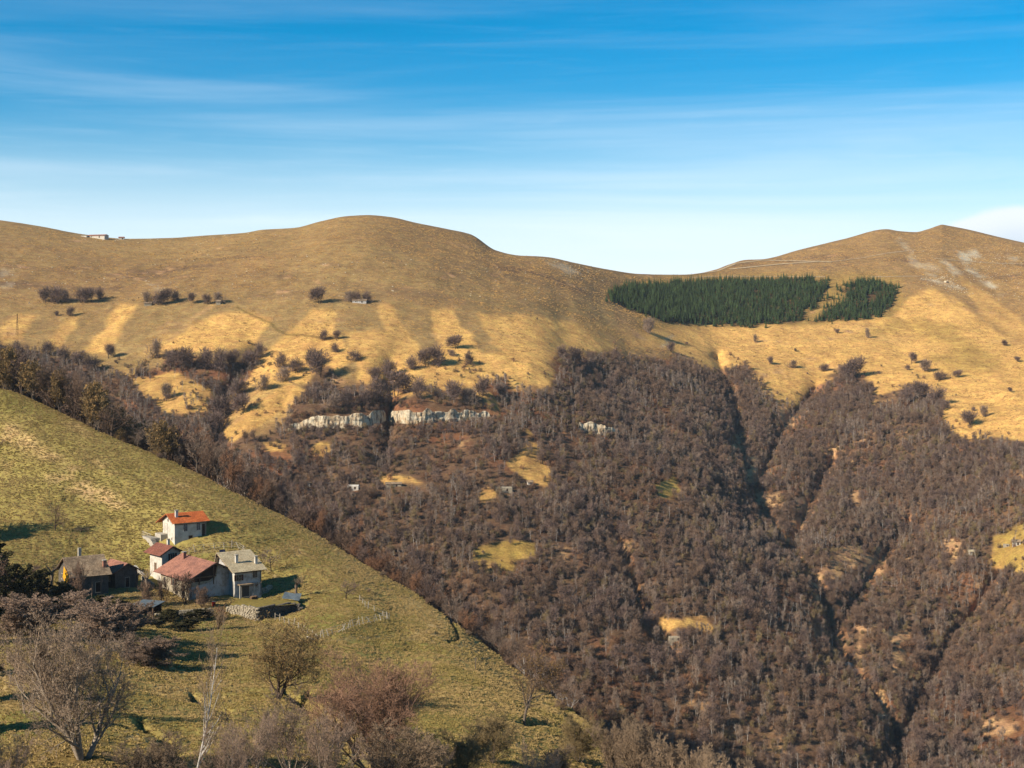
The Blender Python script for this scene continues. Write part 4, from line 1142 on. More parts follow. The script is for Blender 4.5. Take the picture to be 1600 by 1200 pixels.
rl.bar((-7.5, 1.2, 2.2), (-7.5, 6.8, 2.2), 0.05); rl.bar((-7.5, 1.2, 1.7), (-7.5, 6.8, 1.7), 0.035)
rl.bar((-7.5, 6.8, 2.2), (-3.8, 6.8, 2.2), 0.05); rl.build('railing', M['grey_wood'], h1)
for i in range(6): MB().box(-7.6 + 0.0, -6.6, 1.2 - 0.45 * (i + 1), 1.2 - 0.45 * i, -2.2, 1.0 - 0.25 * i).build('step', M['concrete'], h1)

# main stone house
h2 = house('house', (1, -1), (295, 939), R(-50), 12.6, 11, 4.6, 2.6, M['rubble_wall'], M['red_tile'], 'large stone farmhouse with broad red tiled roof and open gable in the hamlet', ov=(1.3, 0.9))
MB().prism([(-5.45, 0.2), (5.45, 0.2), (5.45, 4.5), (1.2, 6.4), (0.6, 4.2), (-0.8, 3.2), (-5.45, 2.6)], 6.302, 6.36).build('gable_plaster', M['grey_plaster'], h2)
op_ = MB().prism([(-5.0, 3.6), (-1.0, 3.6), (0.4, 4.4), (0.9, 6.5), (0, 6.9), (-5.0, 4.6)], 6.304, 6.33).build('loft_dark_panel', M['dark_wood'], h2)  # dark panel on the gable stands in for the unlit loft inside
for y in (-3.2, 0):
    MB().bar((6.45, y, 3.0 if y else 2.8), (6.45, y, 4.9 + (1.5 if y == 0 else 0.3)), 0.12, 6).build('post', M['wood'], h2)
MB().box(6.36, 6.55, -5.2, 0.6, 4.35, 4.6).build('tie_beam', M['wood'], h2)
opening(h2, '+x', 2.6, 2.2, 0.75, 1.35, 'window', None); opening(h2, '+x', -1.6, 2.4, 0.5, 0.9, 'window')
opening(h2, '+x', 2.2, 0.1, 1.0, 2.0, 'door', M['dark_wood']); opening(h2, '+x', -3.6, 0.6, 0.9, 0.8, 'window')
opening(h2, '-y', -0.5, 2.2, 0.9, 1.3, 'window', M['shutter']); opening(h2, '-y', 4.0, 0.0, 1.0, 2.0, 'door', M['dark_wood']); opening(h2, '-y', -4.4, 2.2, 0.8, 1.2, 'window')
chimney(h2, -4.2, -1.2, 6.4, 8.0, 0.65, M['red_tile'])

# tower house behind it
h3 = house('house', (1, -1), (253, 909), R(-48), 5.3, 4.4, 6.1, 1.25, M['white_plaster'], M['brown_tile'], 'small white tower-like house with overhanging brown roof behind the farmhouse', ov=(1.0, 0.9), Yset=300)
opening(h3, '+x', 0.3, 4.2, 0.9, 1.6, 'window', M['shutter']); opening(h3, '+x', 0.3, 1.4, 0.95, 1.4, 'window', M['shutter'])
opening(h3, '-y', -0.2, 1.9, 0.9, 1.8, 'door', M['wood'])
chimney(h3, 0.6, 0.4, 7.0, 8.4, 0.5, M['white_plaster'])

# beige roofed house
h4 = house('house', (-1, -1), (367, 934), R(35), 5.9, 8.6, 5.5, 2.7, M['grey_plaster'], M['beige_tile'], 'grey plastered house with beige roof at the right end of the hamlet', ov=(0.9, 0.7), ridge_at=0.75)
MB().box(-2.99, -2.952, -4.25, 4.25, 3.2, 5.4).build('lit_gable', M['white_plaster'], h4)  # white panel: sunlight on the upper gable put into its colour
opening(h4, '-y', 1.5, 3.7, 1.0, 1.5, 'window'); opening(h4, '-y', -0.6, 0.0, 1.6, 2.2, 'door', M['door']); opening(h4, '-y', -2.1, 3.4, 0.9, 1.2, 'window', M['shutter'])
MB().box(-2.4, 1.0, -5.5, -4.302, 2.55, 2.7).build('porch_roof', M['slate'], h4)
for x in (-2.2, 0.8): MB().box(x - 0.12, x + 0.12, -5.4, -5.16, -0.5, 2.55).build('porch_post', M['concrete'], h4)
chimney(h4, -1.4, -1.6, 6.6, 8.1, 0.55, M['white_plaster']); chimney(h4, 2.5, -2.6, 6.2, 7.6, 0.55, M['white_plaster'])
MB().add([(-3.0, 2.9, 8.0), (-1.8, 2.9, 8.0), (-1.8, 3.5, 8.8), (-3.0, 3.5, 8.8), (-3.0, 2.96, 7.96), (-1.8, 2.96, 7.96), (-1.8, 3.56, 8.76), (-3.0, 3.56, 8.76)], [(0, 1, 2, 3), (7, 6, 5, 4), (0, 4, 5, 1), (1, 5, 6, 2), (2, 6, 7, 3), (3, 7, 4, 0)]).build('solar_panel', M['solar'], h4)

# slate roofed house on the left and its red annex
h5 = house('house', (-1, -1), (112, 931), R(33), 7.4, 9.6, 4.0, 2.9, M['dark_stone'], M['slate'], 'old dark stone house with grey-brown slate roof at the left end of the hamlet', ov=(0.5, 0.6), depth=4)
chimney(h5, -0.6, 0.6, 6.3, 8.6, 0.6, M['concrete'], False)
chimney(h5, 3.3, -3.4, 4.6, 6.1, 0.7, M['red_tile'])
opening(h5, '-y', 1.6, 0.2, 1.0, 2.0, 'door', M['dark_wood']); opening(h5, '-y', -2.0, 2.4, 0.8, 1.1, 'window')
opening(h5, '-x', 2.0, 2.4, 0.8, 1.0, 'window')
h6 = house('house', (1, -1), (180, 920), R(-48), 6.2, 5.0, 3.5, 1.45, M['dark_stone'], M['red_tile'], 'small shed-like house with red gabled roof beside the slate-roofed house', ov=(0.7, 0.6))
opening(h6, '+x', 0.2, 0.0, 0.9, 2.0, 'door', M['dark_wood']); opening(h6, '-y', 0.5, 1.2, 0.7, 0.9, 'window')

# yellow tarpaulin hung under the slate gable
def cloth(name, pts, mat, label, cat, sag=0.25, n=9):
    a, b, c, d = [Vector(p) for p in pts]
    vs = []
    for i in range(n):
        for j in range(n):
            s, t_ = i / (n - 1), j / (n - 1)
            p = (a * (1 - s) + b * s) * (1 - t_) + (d * (1 - s) + c * s) * t_
            p = p + Vector((0, -0.12, 0)) * math.sin(9 * s + 3 * t_) - Vector((0, 0, sag)) * math.sin(math.pi * s) * t_
            vs.append(p)
    fs = [(i * n + j, (i + 1) * n + j, (i + 1) * n + j + 1, i * n + j + 1) for i in range(n - 1) for j in range(n - 1)]
    o = mesh_obj(name, vs, fs, [mat])
    so = o.modifiers.new('thickness', 'SOLIDIFY'); so.thickness = 0.03
    return tag(o, label, cat)
def on5(x, y, z): return h5.location + Matrix.Rotation(R(33), 3, 'Z') @ Vector((x, y, z))
cloth('tarpaulin', [on5(-4.1, -4.3, 3.7), on5(-4.1, -0.6, 5.4), on5(-4.4, -0.8, 3.2), on5(-4.4, -3.8, 2.4)], M['tarp_yellow'], 'yellow tarpaulin hanging under the gable of the slate-roofed house', 'tarpaulin')

# shed with sheet roof, drum, walls
p = at_near(232, 962); sh_ = empty('shed', p, R(-20))
for x in (-1.9, 1.9):
    for y in (-1.3, 1.3): MB().box(x - 0.12, x + 0.12, y - 0.12, y + 0.12, -1, 2.2 + 0.25 * (y > 0)).build('post', M['wood'], sh_)
MB().prism([(-1.9, 2.15), (1.9, 2.55), (1.9, 2.63), (-1.9, 2.23)], -2.5, 2.5).build('roof', M['tarp_blue'], sh_)
MB().box(-1.9, 1.9, 1.2, 1.4, -1, 2.2).build('back_wall', M['dark_wood'], sh_)
MB().box(-2.05, -1.85, -1.2, 1.2, -1, 1.3).build('side_wall', M['dark_stone'], sh_)
tag(sh_, 'open lean-to shed with blue-grey sheet roof below the farmhouse', 'shed')
p = at_near(334, 947); dr = empty('drum', p)
MB().bar((0, 0, 0), (0, 0, 0.9), 0.36, 12).build('body', M['red_paint'], dr); MB().bar((0, 0, 0.9), (0, 0, 0.95), 0.38, 12).build('lid', M['concrete'], dr)
tag(dr, 'red drum standing before the farmhouse gable', 'drum')
STONE_ = []
for i in range(4):
    bm = bmesh.new(); bmesh.ops.create_cube(bm, size=1)
    bmesh.ops.bevel(bm, geom=bm.edges[:], offset=0.16, segments=1, affect='EDGES')
    rr = random.Random(i)
    for v in bm.verts: v.co *= rr.uniform(0.88, 1.1)
    STONE_.append(([tuple(v.co) for v in bm.verts], [tuple(v.index for v in f.verts) for f in bm.faces])); bm.free()
def stone_wall(name, line, hgt, thick, mat, label, course=0.34, length=0.55, lift=0.0, tops=None):
    """dry stone wall along ground points: every stone a block of its own, joined"""
    W = [at_near(*q) for q in line]
    mb = MB()
    for k, (a, b) in enumerate(zip(W[:-1], W[1:])):
        d = b - a; Ld = math.hypot(d.x, d.y); ux, uy = d.x / Ld, d.y / Ld
        h0, h1_ = (hgt, hgt) if tops is None else (tops[k], tops[k + 1])
        for row in range(int(max(h0, h1_) / course) + 2):
            s = -random.uniform(0, length)
            while s < Ld:
                l = length * random.uniform(0.6, 1.5); m_ = s + l / 2; t_ = min(max(m_ / Ld, 0), 1)
                zg = a.z + d.z * t_ - 0.5; zz = zg + row * course
                if zz < zg + 0.5 + h0 + (h1_ - h0) * t_:
                    vs, fs = random.choice(STONE_)
                    off = random.uniform(-0.06, 0.06)
                    q = []
                    for x, y, z in vs:
                        xx = m_ + x * l * 0.98; yy = off + y * thick; 
                        q.append((a.x + ux * xx - uy * yy, a.y + uy * xx + ux * yy, zz + (z + 0.5) * course * 0.98 + lift))
                    mb.add(q, fs)
                s += l
    o = mb.build(name, mat); return tag(o, label, 'wall')
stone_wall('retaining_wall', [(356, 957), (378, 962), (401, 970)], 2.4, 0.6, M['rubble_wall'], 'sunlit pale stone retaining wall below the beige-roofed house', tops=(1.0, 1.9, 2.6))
stone_wall('retaining_wall', [(402, 970), (430, 964), (452, 958), (468, 955)], 2.4, 0.6, M['dark_stone'], 'retaining wall with shade in its grey stone colour turning right of the sunlit one', tops=(2.6, 2.2, 1.9, 1.4))  # darker stone than the sunlit stretch: shade of this side is in the colour
stone_wall('garden_wall', [(245, 968), (280, 966), (330, 962)], 1.2, 0.5, M['rubble_wall'], 'low stone garden wall in the shade below the farmhouse', tops=(1.0, 1.4, 1.2))
cor = [at_near(356, 957), at_near(401, 970), at_near(468, 955)]
ta, tb, tc_ = cor[0] + Vector((0, 0.2, 0.95)), cor[1] + Vector((0, 0.25, 2.55)), cor[2] + Vector((0, 0.2, 1.35))
td, te = at_near(462, 938), at_near(372, 936)
gv_ = []
nn = 14
for i in range(nn):
    s = i / (nn - 1)
    f_ = (ta * (1 - 2 * s) + tb * 2 * s) if s < 0.5 else (tb * (2 - 2 * s) + tc_ * (2 * s - 1))
    bk = te * (1 - s) + td * s
    for j in range(8):
        t_ = j / 7; q = f_ * (1 - t_) + bk * t_; gv_.append((q.x, q.y, q.z + 0.08 * random.random() + 0.15 * math.sin(math.pi * t_)))
o = mesh_obj('terrace_lawn', gv_, [(i * 8 + j, (i + 1) * 8 + j, (i + 1) * 8 + j + 1, i * 8 + j + 1) for i in range(nn - 1) for j in range(7)], [plain('terrace_grass', lin(150, 130, 62), 0.3, 1.5, bumpd=0.1)], smooth_shade=True)
tag(o, 'grass terrace held by the retaining wall', kind='structure')
# blue sheet on the terrace corner
p = at_near(455, 945) + Vector((0, 0, 1.4))
cloth('tarpaulin', [p + Vector((-1.8, -0.6, 0.1)), p + Vector((1.8, -1.2, -0.3)), p + Vector((1.9, 1.5, 0.6)), p + Vector((-1.6, 1.8, 0.9))], M['tarp_blue'], 'blue-grey sheet spread at the end of the retaining wall', 'tarpaulin', sag=0.1)
p = at_near(217, 895); lw = MB().prism([(-0.25, -0.5), (0.25, -0.5), (0.25, 0.7), (-0.25, 0.7)], -2.2, 2.2).build('low_wall', M['white_plaster']); lw.location = p; lw.rotation_euler = (0, 0.35, R(-48))
tag(lw, 'short sloping white wall left of the tower house', 'wall')

# fences
def fence(line, hgt, label, lean=0.15, r=0.09, step=None, rail=False):
    W = [at_near(*q) for q in line]
    e = empty('fence', W[0]); base = W[0]
    post = None
    pts = []
    for a, b in zip(W[:-1], W[1:]):
        n = max(1, round((b - a).length / (step or 2.2)))
        pts += [a + (b - a) * i / n for i in range(n)]
    pts.append(W[-1])
    for q in pts:
        g = drop(q.x, q.y) or q
        if post is None:
            post = MB().bar((0, 0, -0.4), (0, 0, hgt), r, 6, r * 0.8).build('post', M['grey_wood'], e); o = post
        else: o = post.copy(); COL.objects.link(o); o.parent = e
        o.location = g - base; o.rotation_euler = (random.gauss(0, lean), random.gauss(0, lean), 0); o.scale = (1, 1, random.uniform(0.75, 1.2))
    wr = MB()
    for a, b in zip(pts[:-1], pts[1:]):
        ga, gb = (drop(a.x, a.y) or a) - base, (drop(b.x, b.y) or b) - base
        for z in ((0.35, 0.8) if not rail else (0.25, 0.6, 0.9)):
            wr.bar(ga + Vector((0, 0, z * hgt)), gb + Vector((0, 0, z * hgt)), 0.012 if not rail else 0.03, 4)
    wr.build('rail' if rail else 'wire', M['grey_wood'], e)
    tag(e, label, 'fence'); return e
fence([(286, 869), (305, 863), (320, 860), (335, 858), (350, 857), (362, 856), (374, 858), (384, 866)], 1.5, 'crooked post fence curving below the orange-roofed house', 0.2, 0.085, 1.7, True)
fence([(430, 968), (452, 976), (466, 982), (480, 991), (495, 1001)], 1.3, 'sparse pale post fence below the retaining wall', 0.12, 0.09, 3.0)
fence([(495, 1001), (506, 996), (520, 991), (535, 987), (548, 981), (562, 977), (580, 974), (595, 969), (608, 968)], 1.4, 'close-set leaning post fence running right across the meadow', 0.3, 0.08, 1.1, True)
fence([(562, 940), (575, 951), (585, 956), (597, 963), (606, 968)], 1.3, 'sparse posts climbing from the meadow fence end', 0.1, 0.09, 3.0)
fence([(16, 1066), (40, 1062), (62, 1072)], 1.3, 'two weathered posts at the left meadow edge', 0.06, 0.07, 3.5)
a, b = at_near(480, 996), at_near(494, 1002)
lg = MB().bar((0, 0, 0.15), (b - a) + Vector((0, 0, 0.15)), 0.16, 8, 0.11).build('log', M['grey_wood']); lg.location = a; tag(lg, 'pale log lying at the bend of the meadow fence', 'log')

# huts and houses far off
def hut(px, w_px, rz, L, W, H, rise, wall, roof, label, b=BF, doors=True):
    p = ray(px[0], px[1], b); s = w_px * p.y / F / L
    e = empty('house', p, rz); L, W, H, rise = L * s, W * s, H * s, rise * s
    MB().prism([(-W / 2, -2), (W / 2, -2), (W / 2, H), (0, H + rise), (-W / 2, H)], -L / 2, L / 2).build('wall', wall, e)
    if roof:
        mb = MB()
        for sg in (-1, 1): roof_slope(mb, -L / 2 - 0.4, L / 2 + 0.4, 0, H + rise + 0.02, sg * (W / 2 + 0.4), H - rise / (W / 2) * 0.4 + 0.02, 0.12, 0.8)
        mb.build('roof', roof, e)
    e['_d'] = (L, W, H, rise)
    if doors:
        opening(e, '-y', L * 0.2, 0, 1.0, min(2.0, H * 0.8), 'door', M['dark_wood'])
        if L > 5: opening(e, '-y', -L * 0.25, H * 0.4, 0.9, H * 0.35, 'window')
    return tag(e, label, 'house')
r1 = hut((153, 372), 32, -0.35, 24, 8, 2.6, 1.4, M['white_plaster'], M['red_tile'], 'long low pale refuge building on the left skyline')
MB().box(-14, -8, -6.6, -4.0, -2, 2.0).build('annex', M['white_plaster'], r1); MB().box(-14.3, -7.7, -6.9, -3.7, 2.0, 2.25).build('annex_roof', M['concrete'], r1)
hut((190, 374), 8, 0.1, 6, 4, 2, 1, M['white_plaster'], M['red_tile'], 'tiny hut just right of the skyline refuge')
hut((341, 475), 7, 0.2, 4, 3.5, 2.4, 1.2, M['rubble_wall'], M['slate'], 'tiny stone hut between two beeches on the high pasture', doors=False)
hut((231, 477), 11, 0.2, 6, 3.5, 1.6, 0.8, M['rubble_wall'], M['slate'], 'low stone hut at the foot of the long beech clump', doors=False)
hut((562, 473), 22, -0.1, 12, 4, 1.8, 1, M['grey_plaster'], M['slate'], 'low grey hut half hidden in the beech row under the summit')
hut((1588, 851), 12, -0.3, 7, 5, 3, 1.6, M['white_plaster'], M['slate'], 'white cottage on the green clearing at the right edge')
hut((1572, 853), 9, -0.3, 6, 4, 1.6, 0.6, M['rubble_wall'], None, 'roofless stone ruin left of the white cottage')
hut((1518, 866), 8, 0.2, 5, 4, 3, 1.4, M['white_plaster'], M['beige_tile'], 'tiny pale hut at the wood edge left of the clearing')
hut((1160, 822), 9, 0.3, 6, 5, 2.6, 1.4, M['white_plaster'], M['beige_tile'], 'tiny white hut in the wood beside the main gully')
hut((1055, 1000), 20, 0.1, 11, 5, 2.6, 1.0, M['rubble_wall'], None, 'stone ruin below the glade in the lower wood')
hut((828, 757), 8, 0.2, 5, 4, 2.6, 1.4, M['white_plaster'], M['slate'], 'tiny white hut at the foot of the scree chute', doors=False)
hut((787, 767), 26, 0.1, 14, 5, 2.8, 0.8, M['rubble_wall'], None, 'long stone ruin left of the scree chute foot')
hut((615, 760), 24, 0.05, 13, 5, 2.4, 1.2, M['rubble_wall'], M['slate'], 'low stone barn below the small grass glade')
hut((552, 764), 18, -0.1, 10, 5, 2.8, 1.0, M['white_plaster'], None, 'pale roofless ruin in the wood nearest the barn')
hut((508, 760), 20, 0.1, 11, 5, 2.6, 1.0, M['rubble_wall'], None, 'middle one of the pale ruins behind the near spur')
hut((484, 759), 9, 0.1, 5, 4, 3.0, 1.3, M['white_plaster'], M['slate'], 'leftmost tiny pale hut behind the near spur')
hut((140, 618), 22, 0.3, 10, 7, 4.0, 1.8, M['grey_plaster'], M['slate'], 'grey stone house glimpsed through the ridge trees')
p = at_far(27, 524); pl = empty('mast', p)
hm = 34 * p.y / F
for a in range(4):
    an = a * math.pi / 2 + 0.4
    MB().bar((1.0 * math.cos(an), 1.0 * math.sin(an), -0.5), (0.2 * math.cos(an), 0.2 * math.sin(an), hm), 0.06, 4).build('leg', M['dark_wood'], pl)
br = MB()
for i in range(9):
    z0, z1 = hm * i / 9, hm * (i + 1) / 9; r0, r1_ = 1 - 0.8 * i / 9, 1 - 0.8 * (i + 1) / 9
    for a in range(4):
        an, am = a * math.pi / 2 + 0.4, (a + 1) * math.pi / 2 + 0.4
        br.bar((r0 * math.cos(an), r0 * math.sin(an), z0), (r1_ * math.cos(am), r1_ * math.sin(am), z1), 0.05, 4)
br.build('bracing', M['dark_wood'], pl)
for z in (0.78, 0.9): MB().bar((-2.2, 0, hm * z), (2.2, 0, hm * z), 0.08, 4).build('crossarm', M['dark_wood'], pl)
tag(pl, 'thin dark lattice mast above the ridge wood at the left edge', 'mast')

# yard clutter: woodpile, planks, rubble
def woodpile(px, rz, n, label):
    e = empty('woodpile', at_near(*px), rz); r_ = random.Random(n)
    first = None
    for row in range(4):
        for i in range(n - row % 2):
            if first is None: first = MB().bar((0, -0.5, 0), (0, 0.5, 0), 0.13, 7).build('log', M['wood'], e); o = first
            else: o = first.copy(); COL.objects.link(o); o.parent = e
            o.location = (0.27 * i + 0.13 * (row % 2) + r_.uniform(-.02, .02), r_.uniform(-.08, .08), 0.13 + 0.23 * row); o.rotation_euler = (0, r_.uniform(0, 3), 0)
    return tag(e, label, 'woodpile')
woodpile((308, 944), R(40), 9, 'stacked firewood against the farmhouse gable')
woodpile((392, 939), R(35), 6, 'small stack of firewood by the beige-roofed house')
stone_wall('garden_wall', [(176, 946), (196, 950), (214, 948)], 0.9, 0.5, M['rubble_wall'], 'short rubble wall between the slate house and the shed', tops=(0.6, 0.9, 0.7))
stone_wall('garden_wall', [(222, 906), (232, 912), (240, 918)], 0.9, 0.5, M['rubble_wall'], 'short rubble wall left of the tower house', tops=(0.8, 0.9, 0.7))
stone_wall('garden_wall', [(404, 930), (416, 926), (424, 920)], 0.9, 0.5, M['rubble_wall'], 'rubble wall at the right corner of the beige-roofed house', tops=(1.3, 1.1, 0.7))
for hx, zz in ((h1, 5.0), (h4, 5.4), (h2, 4.4)):
    L_, W_, H_, r_ = hx['_d']
    gt = MB().bar((-L_ / 2 - 0.4, -W_ / 2 - 0.66, zz - 0.32), (L_ / 2 + 0.4, -W_ / 2 - 0.66, zz - 0.36), 0.07, 6).build('gutter', M['dark_wood'], hx)
    MB().bar((L_ / 2 - 0.15, -W_ / 2 - 0.08, zz - 0.4), (L_ / 2 - 0.15, -W_ / 2 - 0.08, 0), 0.05, 6).build('downpipe', M['dark_wood'], hx)

# ------------------------------------------------------------------ trees on and around the near spur
def grow(seed, h, kids=(11, 8, 7, 5), ang=(40, 42, 42, 45), ratio=(0.55, 0.5, 0.5, 0.5), up=0.25, wob=0.16, r0=0.2, start=0.25, stems=1, spread=0.25, lean=(0, 0), taper=0.75, nseg=(8, 5, 4, 3, 2)):
    """branching skeleton: list of (level, p0, p1, r0, r1)"""
    rn = random.Random(seed); segs = []
    def unit(x, y, z):
        l = math.sqrt(x * x + y * y + z * z) or 1; return x / l, y / l, z / l
    def branch(px, py, pz, dx, dy, dz, L, rad, lev):
        n = nseg[lev]; sl = L / n; pts = []
        for i in range(n):
            ra, rb = rad * (1 - taper * i / n), rad * (1 - taper * (i + 1) / n)
            w = wob * (1 if lev else 0.45)
            dx, dy, dz = unit(dx + rn.gauss(0, w), dy + rn.gauss(0, w), dz + rn.gauss(0, w) + up * (0.35 if lev else 0.1))
            qx, qy, qz = px + dx * sl, py + dy * sl, pz + dz * sl
            segs.append((lev, (px, py, pz), (qx, qy, qz), ra, rb))
            pts.append((px, py, pz, qx, qy, qz, dx, dy, dz, rb, (i + 1) / n))
            px, py, pz = qx, qy, qz
        if lev >= len(kids): return
        for k in range(kids[lev]):
            s0 = start if lev == 0 else 0.15
            t_ = s0 + (1 - s0) * (k + rn.random()) / kids[lev]
            i = min(int(t_ * n), n - 1); a, b, c, qx, qy, qz, ex, ey, ez, rb, _ = pts[i]
            f = t_ * n - i
            x, y, z = a + (qx - a) * f, b + (qy - b) * f, c + (qz - c) * f
            rx, ry, rz = unit(rn.gauss(0, 1), rn.gauss(0, 1), rn.gauss(0, 1))
            dt = rx * ex + ry * ey + rz * ez; rx, ry, rz = unit(rx - dt * ex, ry - dt * ey, rz - dt * ez)
            an = math.radians(ang[lev] * rn.uniform(0.7, 1.3)); ca, sa = math.cos(an), math.sin(an)
            branch(x, y, z, *unit(ex * ca + rx * sa, ey * ca + ry * sa, ez * ca + rz * sa), L * ratio[lev] * rn.uniform(0.7, 1.2) * (1.15 - 0.55 * t_), max(rb * 0.62, 0.006), lev + 1)
    for s in range(stems):
        a = rn.uniform(0, 6.28); q = spread * rn.uniform(0.3, 1) if stems > 1 else 0
        hh = h * (rn.uniform(0.75, 1) if stems > 1 else 1)
        branch(math.cos(a) * q * 0.1, math.sin(a) * q * 0.1, -0.5, *unit(lean[0] + math.cos(a) * q * 0.9, lean[1] + math.sin(a) * q * 0.9, 1), hh * 0.82, r0 * rn.uniform(0.7, 1) if stems > 1 else r0, 0)
    return segs

def tree_parts(seed, tw, bark_m, twig_m, thick=0.05, leaves=0, leaf_m=None, leaf_size=0.12, **kw):
    """trunk mesh (thick wood) and crown mesh (branches and twigs, perhaps dead leaves)"""
    segs = grow(seed, **kw)
    r = np.random.default_rng(seed)
    big_ = [(a, b, p, q) for l, a, b, p, q in segs if l == 0 or (l == 1 and p > thick)]
    small = [(a, b, p, q) for l, a, b, p, q in segs if not (l == 0 or (l == 1 and p > thick))]
    v, f = tubes(big_, 7)
    tk = (v, f, np.zeros(len(f), int))
    S = np.array([(*a, *b, p, q) for a, b, p, q in small])
    parts = []
    wide = S[:, 6] > thick * 0.45
    if wide.any(): parts.append((*tubes([(s[:3], s[3:6], max(s[6], tw), max(s[7], tw)) for s in S[wide]], 4), 0))
    T_ = S[~wide]
    parts.append((*ribbons(T_[:, :3], T_[:, 3:6], np.maximum(T_[:, 6], tw), np.maximum(T_[:, 7] * 0.8, tw * 0.6), r), 1))
    mats = [bark_m, twig_m]
    if leaves:
        k = r.integers(0, len(T_), leaves); t_ = r.uniform(0, 1, (leaves, 1))
        c = T_[k, :3] * (1 - t_) + T_[k, 3:6] * t_ + r.normal(size=(leaves, 3)) * 0.08
        d = r.normal(size=(leaves, 3)); d /= np.linalg.norm(d, axis=1, keepdims=True)
        parts.append((*ribbons(c, c + d * leaf_size * 1.6, leaf_size * 0.5, leaf_size * 0.3, r), 2)); mats.append(leaf_m)
    return raw_mesh('trunk', tk, [bark_m]), raw_mesh('crown', join(parts), mats)

def tree(name, meshes, p, label, cat='tree', s=1.0, rz=None, sz=None, group=None):
    e = empty(name, p, random.uniform(0, 6.28) if rz is None else rz); e.scale = (s, s, sz or s)
    for nm, me in zip(('trunk', 'crown'), meshes):
        o = bpy.data.objects.new(nm, me); COL.objects.link(o); o.parent = e
    return tag(e, label, cat, group)

def extent(meshes):
    zs, rs = 0, 0
    for me in meshes:
        a = np.zeros(len(me.vertices) * 3, np.float32); me.vertices.foreach_get('co', a); a = a.reshape(-1, 3)
        zs = max(zs, np.percentile(a[:, 2], 99.7)); rs = max(rs, np.percentile(np.hypot(a[:, 0], a[:, 1]), 97))
    return zs, rs
def fit(name, meshes, px, top_v, width_px, label, cat='tree', group=None, rz=None, sink=0.1, Yset=None):
    """stand a tree on the near slope at a picture point, tall enough to reach row top_v"""
    p = at_near(*px) if Yset is None else Vector((Yset * (px[0] - 800) / F, Yset, Yset * (HZ - px[1]) / F))
    hz_, rr = extent(meshes)
    return tree(name, meshes, p - Vector((0, 0, sink)), label, cat, width_px * p.y / F / 2 / rr, rz, (px[1] - top_v) * p.y / F / hz_, group)

# --- wood along the crest of the spur, standing on its far side
RT = [tree_parts(700 + i, 0.034, M[b], M[t_], h=11, kids=k, stems=s, spread=0.3, r0=r, start=st, leaves=lv, leaf_m=M['dry_leaf'], leaf_size=0.22) for i, (b, t_, k, s, r, st, lv) in enumerate((
    ('bark_dark', 'twig_brown', (13, 11, 10), 1, 0.22, 0.2, 0), ('bark_dark', 'twig_purple', (11, 10, 9), 2, 0.18, 0.2, 0), ('bark', 'twig_grey', (13, 11, 8), 1, 0.2, 0.3, 0),
    ('bark_dark', 'twig_rust', (12, 10, 9), 2, 0.18, 0.15, 0), ('bark', 'twig_olive', (11, 9, 8), 3, 0.15, 0.12, 1500), ('bark_white', 'twig_brown', (10, 8, 7), 2, 0.13, 0.25, 0), ('bark_dark', 'twig_brown', (13, 11, 11), 1, 0.24, 0.1, 0)))]
RTX = [extent(m) for m in RT]
NAMES = ('broad brown', 'dark purple-brown', 'grey', 'rusty', 'olive-tan leafy', 'pale-stemmed', 'dense dark brown')
env = pchip([-60, 0, 60, 130, 165, 190, 240, 300, 350, 400, 470, 550, 650, 750, 850, 930], [470, 505, 540, 572, 590, 640, 645, 655, 680, 705, 765, 815, 875, 950, 1015, 1085])
rr_ = random.Random(5)
lst = []
u = -50.0
while u < 930:
    for row in range(4):
        uu = u + rr_.uniform(-6, 6); off = (3, 11, 21, 34)[row] + rr_.uniform(-2, 4)
        yc = float(np.exp(gY(np.array(uu), crest(np.array(uu))))) * 1.02
        yy = yc + off; x = yy * (uu - 800) / F
        g = drop(x, yy)
        if g is None: continue
        want = (HZ - (float(env(uu)) + rr_.uniform(0, 26) + 3 * row)) / F * yy        # height of the tree top
        hh = want - g.z
        if row == 0 and rr_.random() < 0.45: hh *= 0.6
        if hh < 2.5: continue
        hh = min(hh, 17)
        lst.append((uu, g, hh, row))
    u += rr_.uniform(11, 17) if u < 420 else rr_.uniform(13, 22)
cnt = {}
WH = ('leftmost end', 'tall left part', 'black-trunk tree part', 'upper meadow part', 'meadow crest part', 'part above hamlet', 'part right of hamlet', 'descending part', 'low right end')
for uu, g, hh, row in lst:
    if uu < 140: k = rr_.choice((0, 6, 6, 4, 1, 0))
    elif uu < 260: k = rr_.choice((4, 4, 2, 0, 6))
    elif uu < 480: k = rr_.choice((0, 1, 3, 6, 2, 5))
    elif uu < 700: k = rr_.choice((0, 1, 3, 3, 6, 1))
    else: k = rr_.choice((2, 5, 5, 0, 3))
    z_, r_ = RTX[k]; sz = hh / z_; s = sz * rr_.uniform(0.85, 1.15) if hh < 12 else sz * rr_.uniform(0.7, 0.95)
    zone = min(int(max(uu, 0) // 105), 8)
    i = cnt[(k, zone, row)] = cnt.get((k, zone, row), 0) + 1
    tree('ridge_tree', RT[k], g - Vector((0, 0, 0.2)), f"{NAMES[k]} bare tree, {('front', 'second', 'third', 'back')[row]} row of ridge wood, {WH[zone]}" + (f" ({('', '', 'second', 'third', 'fourth', 'fifth', 'sixth')[min(i, 6)]})" if i > 1 else ''), 'tree', s, None, sz, 'trees of the ridge wood')

